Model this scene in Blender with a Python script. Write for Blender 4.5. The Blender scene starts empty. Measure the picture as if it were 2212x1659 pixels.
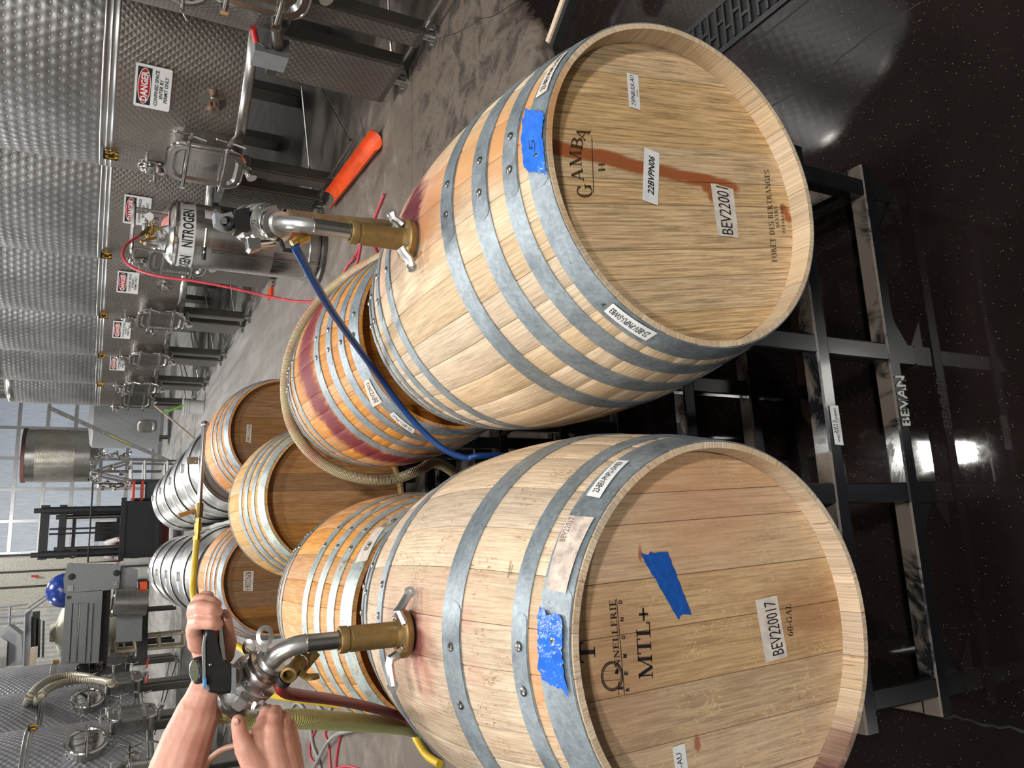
import bpy, bmesh, math, random
from mathutils import Vector, Matrix
random.seed(7)
S = bpy.context.scene
C = S.collection
PI = math.pi
# ------------------------------------------------------------ camera (phone held on its side: the frame is rolled by 90 degrees)
FPX, CX, CY, CAMH = 1650.0, 1106.0, 829.5, 1.77
_p, _r, _y = math.radians(28.1), math.radians(3.6), 0.228
_M = Matrix(((math.cos(_y), math.sin(_y), 0), (-math.sin(_y), math.cos(_y), 0), (0, 0, 1)))
_f = Vector((0, math.cos(_p), -math.sin(_p))); _u0 = Vector((0, math.sin(_p), math.cos(_p))); _r0 = Vector((1, 0, 0))
RR = _M @ (_r0 * math.cos(_r) + _u0 * math.sin(_r)); UU = _M @ (_u0 * math.cos(_r) - _r0 * math.sin(_r)); FF = _M @ _f
EYE = Vector((0, 0, CAMH))
cd = bpy.data.cameras.new('camera'); cam = bpy.data.objects.new('camera', cd); C.objects.link(cam)
cd.sensor_fit = 'HORIZONTAL'; cd.sensor_width = 36; cd.lens = FPX / 2212 * 36; cd.clip_start = .05; cd.clip_end = 200
_m = Matrix((-UU, RR, -FF)).transposed().to_4x4(); _m.translation = EYE
cam.matrix_world = _m
S.camera = cam
# ------------------------------------------------------------ world, lights, exposure
S.view_settings.view_transform = 'Standard'; S.view_settings.look = 'None'
S.view_settings.exposure = 0.0; S.view_settings.gamma = 1; S.view_settings.use_curve_mapping = False
W = bpy.data.worlds.new('world'); S.world = W; W.use_nodes = True
W.node_tree.nodes['Background'].inputs[0].default_value = (.62, .72, .9, 1); W.node_tree.nodes['Background'].inputs[1].default_value = .6
CEIL = 7.2
LIGHTS = [(.85, 5.2, 210), (.85, .2, 150), (.85, 11.5, 230), (.85, 18.5, 400), (.85, 25.5, 460),
          (-1.0, 8.5, 150), (-4.5, 3.0, 150), (-4.5, 10, 200), (-4.5, 18, 230), (-4.5, 25.5, 230), (1.8, -4.3, 430), (-3.0, -4.5, 380)]  # the aisle lamp left of the stainless barrels is added to brighten the left tanks
for (lx, ly, lw) in LIGHTS:
    ld = bpy.data.lights.new('high_bay_lamp', 'AREA'); ld.shape = 'RECTANGLE'; ld.size = .55; ld.size_y = .55
    ld.energy = lw; ld.color = (1, .975, .93)
    lo = bpy.data.objects.new('high_bay_lamp', ld); lo.location = (lx, ly, CEIL - .62); C.objects.link(lo)
S.cycles.max_bounces = 7; S.cycles.diffuse_bounces = 4; S.cycles.glossy_bounces = 4; S.cycles.transmission_bounces = 4
S.cycles.caustics_reflective = False; S.cycles.caustics_refractive = False
S.cycles.sample_clamp_indirect = 6

# ------------------------------------------------------------ picking points of the place along the lens rays
def ray(px, py): return (-(py - CY) * RR - (px - CX) * UU + FPX * FF)
def atY(px, py, Y): d = ray(px, py); return EYE + d * (Y / d.y)
def atX(px, py, X): d = ray(px, py); return EYE + d * (X / d.x)
def atZ(px, py, z=0): d = ray(px, py); return EYE + d * ((z - CAMH) / d.z)
def proj(p): q = Vector(p) - EYE; z = q.dot(FF); return (CX - FPX * q.dot(UU) / z, CY - FPX * q.dot(RR) / z)

# ------------------------------------------------------------ materials
def srgb(r, g, b):
    def c(v): v /= 255; return v / 12.92 if v <= .04045 else ((v + .055) / 1.055) ** 2.4
    return (c(r), c(g), c(b), 1)
class N:
    def __init__(s, name):
        s.m = bpy.data.materials.new(name); s.m.use_nodes = True; s.t = s.m.node_tree
        s.b = s.t.nodes['Principled BSDF']
    def n(s, ty, **kw):
        x = s.t.nodes.new(ty)
        for k, v in kw.items():
            if k.startswith('i_'):
                k = k[2:]; k = int(k) if k.isdigit() else k.replace('_', ' ')
                if hasattr(v, 'is_linked') or isinstance(v, bpy.types.NodeSocket): s.t.links.new(v, x.inputs[k])
                else: x.inputs[k].default_value = v
            else: setattr(x, k, v)
        return x
    def l(s, a, b): s.t.links.new(a, b)
    def math(s, op, a, b=0.0, c=0.0, clamp=False):
        x = s.t.nodes.new('ShaderNodeMath'); x.operation = op; x.use_clamp = clamp
        for i, v in enumerate((a, b, c)):
            if isinstance(v, bpy.types.NodeSocket): s.l(v, x.inputs[i])
            else: x.inputs[i].default_value = v
        return x.outputs[0]
    def mix(s, f, a, b, mode='MIX'):
        x = s.t.nodes.new('ShaderNodeMix'); x.data_type = 'RGBA'; x.blend_type = mode
        for i, v in ((0, f), (6, a), (7, b)):
            if isinstance(v, bpy.types.NodeSocket): s.l(v, x.inputs[i])
            else: x.inputs[i].default_value = v
        return x.outputs[2]
    def ramp(s, f, stops):
        x = s.t.nodes.new('ShaderNodeValToRGB'); e = x.color_ramp.elements
        while len(e) < len(stops): e.new(.5)
        for i, (p, c) in enumerate(stops): e[i].position = p; e[i].color = c if len(c) == 4 else (*c, 1)
        s.l(f, x.inputs[0]); return x.outputs[0]
    def noise(s, vec, scale, detail=3, rough=.5, dist=0, color=False):
        x = s.n('ShaderNodeTexNoise', i_Scale=scale, i_Detail=detail, i_Roughness=rough, i_Distortion=dist)
        if vec is not None: s.l(vec, x.inputs['Vector'])
        return x.outputs[1 if color else 0]
    def map(s, vec, sc=(1, 1, 1), loc=(0, 0, 0)):
        x = s.n('ShaderNodeMapping'); x.inputs['Scale'].default_value = sc; x.inputs['Location'].default_value = loc
        s.l(vec, x.inputs['Vector']); return x.outputs[0]
    def bump(s, h, strength=.3, dist=.01):
        x = s.n('ShaderNodeBump', i_Strength=strength, i_Distance=dist); s.l(h, x.inputs['Height']); s.l(x.outputs[0], s.b.inputs['Normal'])
    def set(s, **kw):
        for k, v in kw.items():
            k = k.replace('_', ' ')
            if isinstance(v, bpy.types.NodeSocket): s.l(v, s.b.inputs[k])
            else: s.b.inputs[k].default_value = v
        return s.m
def plain(name, col, rough=.5, metal=0, var=.12, scale=18, bump=0, spec=None, coat=0):
    n = N(name); tc = n.n('ShaderNodeTexCoord').outputs['Object']; c = srgb(*col)
    f = n.noise(tc, scale, 4, .6)
    d = tuple(x * (1 - var * 1.6) for x in c[:3]) + (1,); b = tuple(min(1, x * (1 + var)) for x in c[:3]) + (1,)
    n.set(Base_Color=n.ramp(f, [(.3, d), (.7, b)]), Roughness=rough, Metallic=metal)
    if spec is not None: n.set(Specular_IOR_Level=spec)
    if coat: n.set(Coat_Weight=coat, Coat_Roughness=.1)
    if bump: n.bump(f, bump, .004)
    return n.m
def emis(name, col, e):
    n = N(name); n.set(Base_Color=(0, 0, 0, 1), Emission_Color=srgb(*col), Emission_Strength=e); return n.m

# wood: UV u across the grain, v along it (metres); every stave differs through its object random number
def wood(name, light, dark, fleck=.5, tint=(1, 1, 1), stains=None, var=.26, rough=.62, fine=.8, flk=(150, 105, 70)):
    n = N(name); uv = n.n('ShaderNodeUVMap').outputs[0]; oi = n.n('ShaderNodeObjectInfo').outputs['Random']
    off = n.n('ShaderNodeCombineXYZ'); n.l(n.math('MULTIPLY', oi, 37.0), off.inputs[0]); n.l(n.math('MULTIPLY', oi, 13.0), off.inputs[1])
    va = n.n('ShaderNodeVectorMath', operation='ADD'); n.l(uv, va.inputs[0]); n.l(off.outputs[0], va.inputs[1]); v = va.outputs[0]
    g1 = n.noise(n.map(v, (9, 1.1, 1)), 6, 4, .62, .6)
    g2 = n.noise(n.map(v, (260, 9, 1)), 1.0, 3, .6)
    g3 = n.noise(n.map(v, (900, 40, 1)), 1.0, 2, .5)
    base = n.ramp(g1, [(.28, srgb(*dark)), (.5, srgb(*[(a + b) / 2 for a, b in zip(light, dark)])), (.74, srgb(*light))])
    base = n.mix(n.math('MULTIPLY', n.math('SUBTRACT', .62, g2, clamp=True), 2.6 * fine, clamp=True), base, srgb(*[x * .66 for x in dark]))
    base = n.mix(n.math('MULTIPLY', n.math('SUBTRACT', g3, .52, clamp=True), 1.8, clamp=True), base, srgb(*[min(255, x * 1.06) for x in light]))
    # per stave tone
    tone = n.math('ADD', 1 - var / 2, n.math('MULTIPLY', oi, var))
    hs = n.n('ShaderNodeHueSaturation'); n.l(base, hs.inputs['Color']); n.l(tone, hs.inputs['Value'])
    n.l(n.math('ADD', .93, n.math('MULTIPLY', n.math('FRACT', n.math('MULTIPLY', oi, 7.3)), .25)), hs.inputs['Saturation'])
    base = hs.outputs[0]
    # medullary flecks: short squiggles
    fv = n.noise(n.map(v, (55, 26, 1)), 1.0, 2, .5, 2.2)
    band = n.math('MULTIPLY', n.math('SUBTRACT', .022, n.math('ABSOLUTE', n.math('SUBTRACT', fv, .56))), 70, clamp=True)
    msk = n.math('MULTIPLY', n.math('SUBTRACT', n.noise(n.map(v, (14, 9, 1)), 1.0, 3, .6), .47), 9, clamp=True)
    fl = n.math('MULTIPLY', n.math('MULTIPLY', band, msk), fleck, clamp=True)
    base = n.mix(fl, base, srgb(*flk))
    rt = n.n('ShaderNodeTexCoord')
    if stains:
        for (root, pts, col, amt) in stains:
            rt = n.n('ShaderNodeTexCoord'); rt.object = root
            for (pc, sc, k) in pts:     # centre, 1/size vector, strength
                mp = n.n('ShaderNodeVectorMath', operation='SUBTRACT'); n.l(rt.outputs['Object'], mp.inputs[0]); mp.inputs[1].default_value = pc
                m2 = n.n('ShaderNodeVectorMath', operation='MULTIPLY'); n.l(mp.outputs[0], m2.inputs[0]); m2.inputs[1].default_value = sc
                ln = n.n('ShaderNodeVectorMath', operation='LENGTH'); n.l(m2.outputs[0], ln.inputs[0])
                nz = n.noise(n.map(v, (60, 14, 1)), 1.0, 4, .65)
                d = n.math('ADD', ln.outputs['Value'], n.math('MULTIPLY', n.math('SUBTRACT', nz, .5), 1.1))
                f = n.math('MULTIPLY', n.math('SUBTRACT', 1.0, d, clamp=True), k, clamp=True)
                base = n.mix(n.math('MULTIPLY', f, amt, clamp=True), base, srgb(*col), 'MIX')
    n.set(Base_Color=base, Roughness=rough, Specular_IOR_Level=.35)
    n.bump(n.math('ADD', g2, n.math('MULTIPLY', g3, .5)), .22, .0012)
    return n.m
def galv(name, col=(140, 150, 156), dk=(108, 118, 124), rough=.42, rust=0, scale=1.0):
    n = N(name); tc = n.n('ShaderNodeTexCoord').outputs['Object']
    v1 = n.n('ShaderNodeTexVoronoi', i_Scale=150 * scale); n.l(tc, v1.inputs['Vector'])
    f = n.noise(tc, 14, 5, .7); f2 = n.noise(tc, 70, 3, .7)
    sp = n.math('ADD', n.math('MULTIPLY', n.n('ShaderNodeSeparateColor', i_0=v1.outputs['Color']).outputs[0], .16), n.math('MULTIPLY', f, .92))
    base = n.ramp(sp, [(.28, srgb(*dk)), (.55, srgb(*col)), (.8, srgb(*[min(255, c * 1.18) for c in col]))])
    base = n.mix(n.math('MULTIPLY', n.math('SUBTRACT', f2, .64), 5, clamp=True), base, srgb(*[c * .6 for c in dk]))
    if rust:
        rr = n.noise(tc, 22, 4, .7, .6)
        base = n.mix(n.math('MULTIPLY', n.math('SUBTRACT', rr, .58), 9 * rust, clamp=True), base, srgb(150, 118, 52))
    n.set(Base_Color=base, Metallic=.6, Roughness=n.math('ADD', rough - .06, n.math('MULTIPLY', f, .3)))
    n.bump(f2, .12, .002); return n.m
def stainless(name, col=(176, 172, 166), rough=.25, brush=.0, metal=1.0):
    n = N(name); tc = n.n('ShaderNodeTexCoord').outputs['Object']; f = n.noise(tc, 7, 4, .6); g = n.noise(n.map(tc, (1, 1, 60)), 2, 2, .5)
    c = srgb(*col)
    n.set(Base_Color=n.ramp(f, [(.3, tuple(x * .82 for x in c[:3]) + (1,)), (.7, c)]), Metallic=metal, Roughness=n.math('ADD', rough - .05, n.math('MULTIPLY', g, .10)))
    if brush: n.bump(g, brush, .002)
    return n.m
# pressed jacket: UV in metres
def jacket(name, kind, col=(150, 148, 146), rough=.3, metal=.9):
    n = N(name); uv = n.n('ShaderNodeUVMap').outputs[0]; sx = n.n('ShaderNodeSeparateXYZ'); n.l(uv, sx.inputs[0]); u, v = sx.outputs[0], sx.outputs[1]
    tc = n.n('ShaderNodeTexCoord').outputs['Object']; f = n.noise(tc, 2.2, 4, .6)
    if kind == 'dimple':      # quilted pillows with a small spot weld in each hollow
        a, b = .074, .064
        rows = n.math('FLOOR', n.math('DIVIDE', v, b)); sh = n.math('MULTIPLY', n.math('FRACT', n.math('MULTIPLY', rows, .5)), 1.0)
        fu = n.math('SUBTRACT', n.math('FRACT', n.math('ADD', n.math('DIVIDE', u, a), sh)), .5); fv = n.math('SUBTRACT', n.math('FRACT', n.math('DIVIDE', v, b)), .5)
        d = n.math('SQRT', n.math('ADD', n.math('MULTIPLY', fu, fu), n.math('MULTIPLY', fv, fv)))
        h = n.math('SMOOTH_MIN', n.math('MULTIPLY', d, 2.2), 1.0, .3)
        dot = n.math('MULTIPLY', n.math('SUBTRACT', .13, d), 16, clamp=True)
        h = n.math('ADD', h, n.math('MULTIPLY', dot, .4)); st, di = .42, .011
        dk = n.math('MULTIPLY', dot, .3)
    elif kind == 'diamond':   # crossed ridges forming little pyramids
        a = .05
        p = n.math('DIVIDE', n.math('ADD', u, v), a); q = n.math('DIVIDE', n.math('SUBTRACT', u, v), a)
        fp = n.math('ABSOLUTE', n.math('SUBTRACT', n.math('FRACT', p), .5)); fq = n.math('ABSOLUTE', n.math('SUBTRACT', n.math('FRACT', q), .5))
        h = n.math('MAXIMUM', fp, fq); st, di = .55, .010; dk = n.math('MULTIPLY', n.math('SUBTRACT', h, .44), 4, clamp=True)
    else:
        a = .062 if 'leg' in name else .084
        s1 = n.math('SINE', n.math('MULTIPLY', u, 2 * PI / a)); s2 = n.math('SINE', n.math('MULTIPLY', v, 2 * PI / a))
        h = n.math('MULTIPLY', n.math('MULTIPLY', s1, s2), .5); st, di = (.5, .008) if 'leg' in name else (.9, .012); dk = n.math('MULTIPLY', h, .2, clamp=True)
    c = srgb(*col); base = n.ramp(f, [(.3, tuple(x * .72 for x in c[:3]) + (1,)), (.7, c)])
    n.set(Base_Color=base, Metallic=metal, Roughness=n.math('ADD', rough - .06, n.math('MULTIPLY', f, .2))); n.bump(h, st, di)
    return n.m

M = {}
M['steel'] = stainless('stainless_steel', (182, 180, 176), .26)
M['drum_steel'] = stainless('brushed_drum_steel', (206, 205, 202), .36)
M['steel_bright'] = stainless('polished_stainless', (214, 212, 208), .13)
M['steel_cast'] = stainless('cast_stainless', (205, 204, 202), .34, .03, .88)
M['steel_dark'] = stainless('dull_stainless', (116, 113, 109), .42)
M['jack_up'] = jacket('quilted_jacket', 'dimple', (176, 175, 176), .36)
M['jack_lo'] = jacket('diamond_pressed_jacket', 'diamond', (158, 152, 145), .34)
M['jack_leg'] = jacket('dimpled_leg_plate', 'sine', (128, 124, 118), .45)
M['jack_left'] = jacket('small_dimple_jacket', 'sine', (166, 166, 170), .36, .62)
M['galv'] = galv('galvanised_hoop'); M['galv_rust'] = galv('rust_streaked_hoop', (170, 180, 176), (128, 140, 142), .4, 1.0)
M['rivet'] = stainless('rivet_steel', (178, 176, 170), .25)
M['rivet_rust'] = plain('rusty_rivet', (118, 84, 66), .6, .4)
M['brass'] = plain('dull_brass', (142, 116, 72), .46, .6, .12, 60)
M['brass_dark'] = plain('tarnished_brass', (120, 96, 52), .42, .6, .25, 40)
M['brass_bright'] = plain('bright_brass', (196, 160, 84), .28, .85, .15, 40)
M['black_paint'] = plain('black_rack_paint', (24, 25, 28), .24, .0, .25, 9, .05, coat=.4)
M['rack_dusty'] = None
M['black_plastic'] = plain('black_plastic', (22, 22, 23), .5, 0, .2, 40, .05)
M['rubber'] = plain('black_rubber', (20, 20, 20), .7)
M['grey_plastic'] = plain('grey_plastic', (128, 132, 134), .5)
M['blue_tape'] = plain('blue_tape', (22, 84, 170), .5, 0, .12, 90, .5)
M['blue_tape_wet'] = plain('wet_blue_tape', (44, 108, 216), .16, 0, .16, 60, .9)
M['paper'] = plain('white_label_paper', (222, 222, 222), .6, 0, .05, 60)
M['paper_old'] = plain('water_stained_label', (208, 198, 188), .65, 0, .16, 45)
M['paper_pink'] = plain('faded_label', (202, 186, 172), .6, 0, .28, 55)
M['ink'] = plain('black_ink', (26, 24, 24), .6)
M['ink_faint'] = plain('faded_ink', (120, 106, 100), .7)
M['burn'] = plain('branded_lettering', (66, 46, 22), .7, 0, .2, 80)
M['white_paint'] = plain('white_stencil_paint', (196, 196, 192), .55, 0, .2, 60)
M['red_sign'] = plain('red_sign_ink', (176, 32, 36), .45)
M['yellow_ink'] = plain('yellow_lettering', (226, 166, 30), .5)
M['skin'] = None
M['red_hose'] = plain('red_rubber_hose', (128, 34, 38), .38, 0, .12, 12)
M['pink_hose'] = plain('thin_red_hose', (196, 60, 74), .4)
M['blue_hose'] = plain('blue_hose', (22, 62, 122), .3, 0, .12, 10)
M['yellow_hose'] = plain('yellow_hose', (206, 172, 40), .42, 0, .15, 9)
M['grey_hose'] = plain('grey_hose', (150, 152, 150), .4)
M['tan_hose'] = plain('tan_hose', (176, 128, 104), .45)
M['beige_hose'] = plain('beige_ribbed_hose', (188, 180, 156), .5)
M['orange'] = plain('orange_plastic', (226, 84, 34), .42, 0, .15, 6)
M['white_plastic'] = plain('white_plastic', (206, 206, 206), .45, 0, .04)
M['green'] = plain('green_plastic', (110, 168, 52), .5)
M['beige_paint'] = plain('beige_paint', (206, 194, 166), .5)
M['grey_paint'] = plain('grey_enamel', (134, 136, 138), .42, .1, .06)
M['dark_grey'] = plain('dark_grey_metal', (66, 66, 66), .5, .3)
M['fork_black'] = plain('forklift_black', (36, 37, 40), .38, .2, .2)
M['fork_red'] = plain('forklift_red', (150, 36, 32), .4)
M['cream'] = plain('cream_plastic', (196, 192, 170), .5, 0, .1, 2)
M['blue_dome'] = plain('blue_dome_plastic', (30, 52, 120), .22)
M['wood_board'] = plain('pale_wood_board', (206, 184, 160), .6, 0, .12, 20)
M['alu'] = stainless('aluminium', (196, 196, 196), .35)
M['glass_gauge'] = plain('gauge_glass', (86, 88, 66), .12, 0, .1, coat=1)
M['blue_clip'] = plain('light_blue_plastic', (70, 140, 200), .4)
M['red_plastic'] = plain('red_grip_rubber', (206, 46, 50), .45)

# ribbed transparent hoses: ribs modelled through fine relief along v
def ribhose(name, col, dk, rib=.0055, pink=None):
    n = N(name); uv = n.n('ShaderNodeUVMap').outputs[0]; sx = n.n('ShaderNodeSeparateXYZ'); n.l(uv, sx.inputs[0])
    s = n.math('MULTIPLY', n.math('ADD', n.math('SINE', n.math('MULTIPLY', sx.outputs[1], 2 * PI / rib)), 1), .5)
    tc = n.n('ShaderNodeTexCoord').outputs['Object']; f = n.noise(tc, 9, 3, .6)
    c = n.mix(s, srgb(*dk), srgb(*col))
    if pink: c = n.mix(n.math('MULTIPLY', n.math('SUBTRACT', f, .42), 3.2, clamp=True), c, srgb(*pink))
    n.set(Base_Color=c, Roughness=.34, Subsurface_Weight=.15, Subsurface_Radius=(.01, .01, .006), Subsurface_Scale=.4); n.bump(s, .8, .0022)
    return n.m
M['rib_green'] = ribhose('ribbed_green_hose', (212, 216, 150), (166, 170, 104), .0062)
M['rib_pink'] = ribhose('ribbed_wine_stained_hose', (196, 184, 142), (158, 140, 104), .006, (170, 110, 92))
M['rib_beige'] = ribhose('ribbed_beige_hose', (196, 188, 164), (112, 104, 88), .05)

# skin
n = N('skin'); tc = n.n('ShaderNodeTexCoord').outputs['Object']; f = n.noise(tc, 26, 4, .6); g = n.noise(tc, 420, 3, .6); k = n.noise(tc, 90, 3, .6)
c = n.ramp(f, [(.3, srgb(192, 134, 114)), (.55, srgb(210, 154, 134)), (.75, srgb(220, 170, 150))])
n.set(Base_Color=c, Roughness=.46, Subsurface_Weight=.22, Subsurface_Radius=(.02, .008, .004), Subsurface_Scale=.35, Specular_IOR_Level=.45)
n.bump(n.math('ADD', n.math('MULTIPLY', g, .5), k), .25, .0012); M['skin'] = n.m
M['nail'] = plain('fingernail', (206, 150, 134), .3, 0, .05)

# floor: worn concrete, dark and wet near the camera
n = N('wet_concrete_floor'); tc = n.n('ShaderNodeTexCoord').outputs['Object']; sx = n.n('ShaderNodeSeparateXYZ'); n.l(tc, sx.inputs[0])
big = n.noise(tc, .9, 5, .65, .8); med = n.noise(tc, 4.5, 5, .7, .5); fine = n.noise(tc, 60, 4, .7); strk = n.noise(n.map(tc, (5.5, .55, 1)), 1, 4, .6, .4)
yy = n.math('ADD', sx.outputs[1], n.math('MULTIPLY', n.math('SUBTRACT', big, .5), 3.4))
wet = n.math('MULTIPLY', n.math('SUBTRACT', 3.0, yy), 2.2, clamp=True)
pud = n.math('MULTIPLY', n.math('SUBTRACT', med, .46), 7, clamp=True)
mid = n.math('MULTIPLY', n.math('SUBTRACT', 4.9, yy), 1.2, clamp=True)
wet2 = n.math('MAXIMUM', wet, n.math('MULTIPLY', n.math('MULTIPLY', pud, mid), .8))
far = n.math('MULTIPLY', n.math('SUBTRACT', sx.outputs[1], 4.5), .12, clamp=True)
dry = n.mix(far, n.ramp(med, [(.3, srgb(84, 73, 64)), (.52, srgb(112, 101, 91)), (.7, srgb(140, 129, 118))]), n.ramp(strk, [(.3, srgb(122, 118, 114)), (.55, srgb(150, 147, 144)), (.75, srgb(172, 169, 166))]))
wc = n.ramp(big, [(.3, srgb(20, 16, 15)), (.55, srgb(28, 22, 21)), (.75, srgb(40, 30, 28))])
vv = n.n('ShaderNodeTexVoronoi', i_Scale=170); n.l(tc, vv.inputs['Vector'])
dots = n.math('MULTIPLY', n.math('SUBTRACT', .2, vv.outputs['Distance']), 14, clamp=True)
dots = n.math('MULTIPLY', dots, n.math('GREATER_THAN', n.n('ShaderNodeSeparateColor', i_0=vv.outputs['Color']).outputs[0], .86))
wc = n.mix(dots, wc, srgb(120, 112, 106))
base = n.mix(wet2, dry, wc); base = n.mix(n.math('MULTIPLY', n.math('SUBTRACT', fine, .6), 2.2, clamp=True), base, srgb(60, 52, 46))
rg = n.math('ADD', n.math('MULTIPLY', n.math('SUBTRACT', 1, wet), .42), n.math('ADD', .0, n.math('MULTIPLY', n.math('MULTIPLY', fine, .1), 1)))
n.set(Base_Color=base, Roughness=rg, Specular_IOR_Level=.5); n.bump(n.math('ADD', n.math('MULTIPLY', fine, n.math('SUBTRACT', 1.0, n.math('MULTIPLY', wet, .97))), n.math('MULTIPLY', med, n.math('MULTIPLY', n.math('SUBTRACT', 1.0, n.math('MULTIPLY', wet, .96)), .25))), .22, .004)
M['floor'] = n.m
n = N('sheet_wall'); tc = n.n('ShaderNodeTexCoord').outputs['Object']; f = n.noise(tc, 3, 4, .6); sx = n.n('ShaderNodeSeparateXYZ'); n.l(tc, sx.inputs[0])
n.set(Base_Color=n.ramp(f, [(.3, srgb(160, 160, 156)), (.7, srgb(192, 190, 184))]), Roughness=.5, Metallic=.1); n.bump(n.math('SINE', n.math('MULTIPLY', sx.outputs[0], 42)), .4, .02); M['wall'] = n.m
M['ceil'] = plain('ceiling_sheet', (150, 150, 148), .6, .1, .1, 1.5)
M['insul'] = plain('foil_insulation', (176, 174, 162), .42, .35, .22, 26, .6)
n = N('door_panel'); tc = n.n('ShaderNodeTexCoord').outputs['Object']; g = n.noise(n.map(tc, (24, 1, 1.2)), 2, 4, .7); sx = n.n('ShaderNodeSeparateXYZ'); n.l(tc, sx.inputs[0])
n.set(Base_Color=n.ramp(g, [(.3, srgb(122, 128, 136)), (.55, srgb(156, 160, 166)), (.75, srgb(196, 200, 206))]), Roughness=.4, Emission_Color=(.6, .68, .8, 1), Emission_Strength=.28)  # the panes' emission stands in for daylight behind the door
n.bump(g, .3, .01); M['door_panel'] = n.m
M['lamp'] = emis('lamp_glow', (255, 250, 240), 14)
M['fill_glow'] = emis('added_fill_panel', (226, 236, 250), 3.0)  # glow of the added ceiling panels that lift the ambient light
# rack paint with dried dust on the upper faces
n = N('dusty_black_rack_paint'); tc = n.n('ShaderNodeTexCoord').outputs['Object']; f = n.noise(tc, 7, 5, .65, .8); gn = n.n('ShaderNodeNewGeometry'); sn = n.n('ShaderNodeSeparateXYZ'); n.l(gn.outputs['True Normal'], sn.inputs[0])
up = n.math('GREATER_THAN', sn.outputs[2], .7); d = n.math('MULTIPLY', n.math('MULTIPLY', n.math('SUBTRACT', f, .42), 9, clamp=True), up)
n.set(Base_Color=n.mix(d, srgb(20, 21, 24), srgb(96, 86, 76)), Roughness=n.math('ADD', .2, n.math('MULTIPLY', d, .5)), Coat_Weight=.2); n.bump(f, .05, .002); M['rack_dusty'] = n.m
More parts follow.
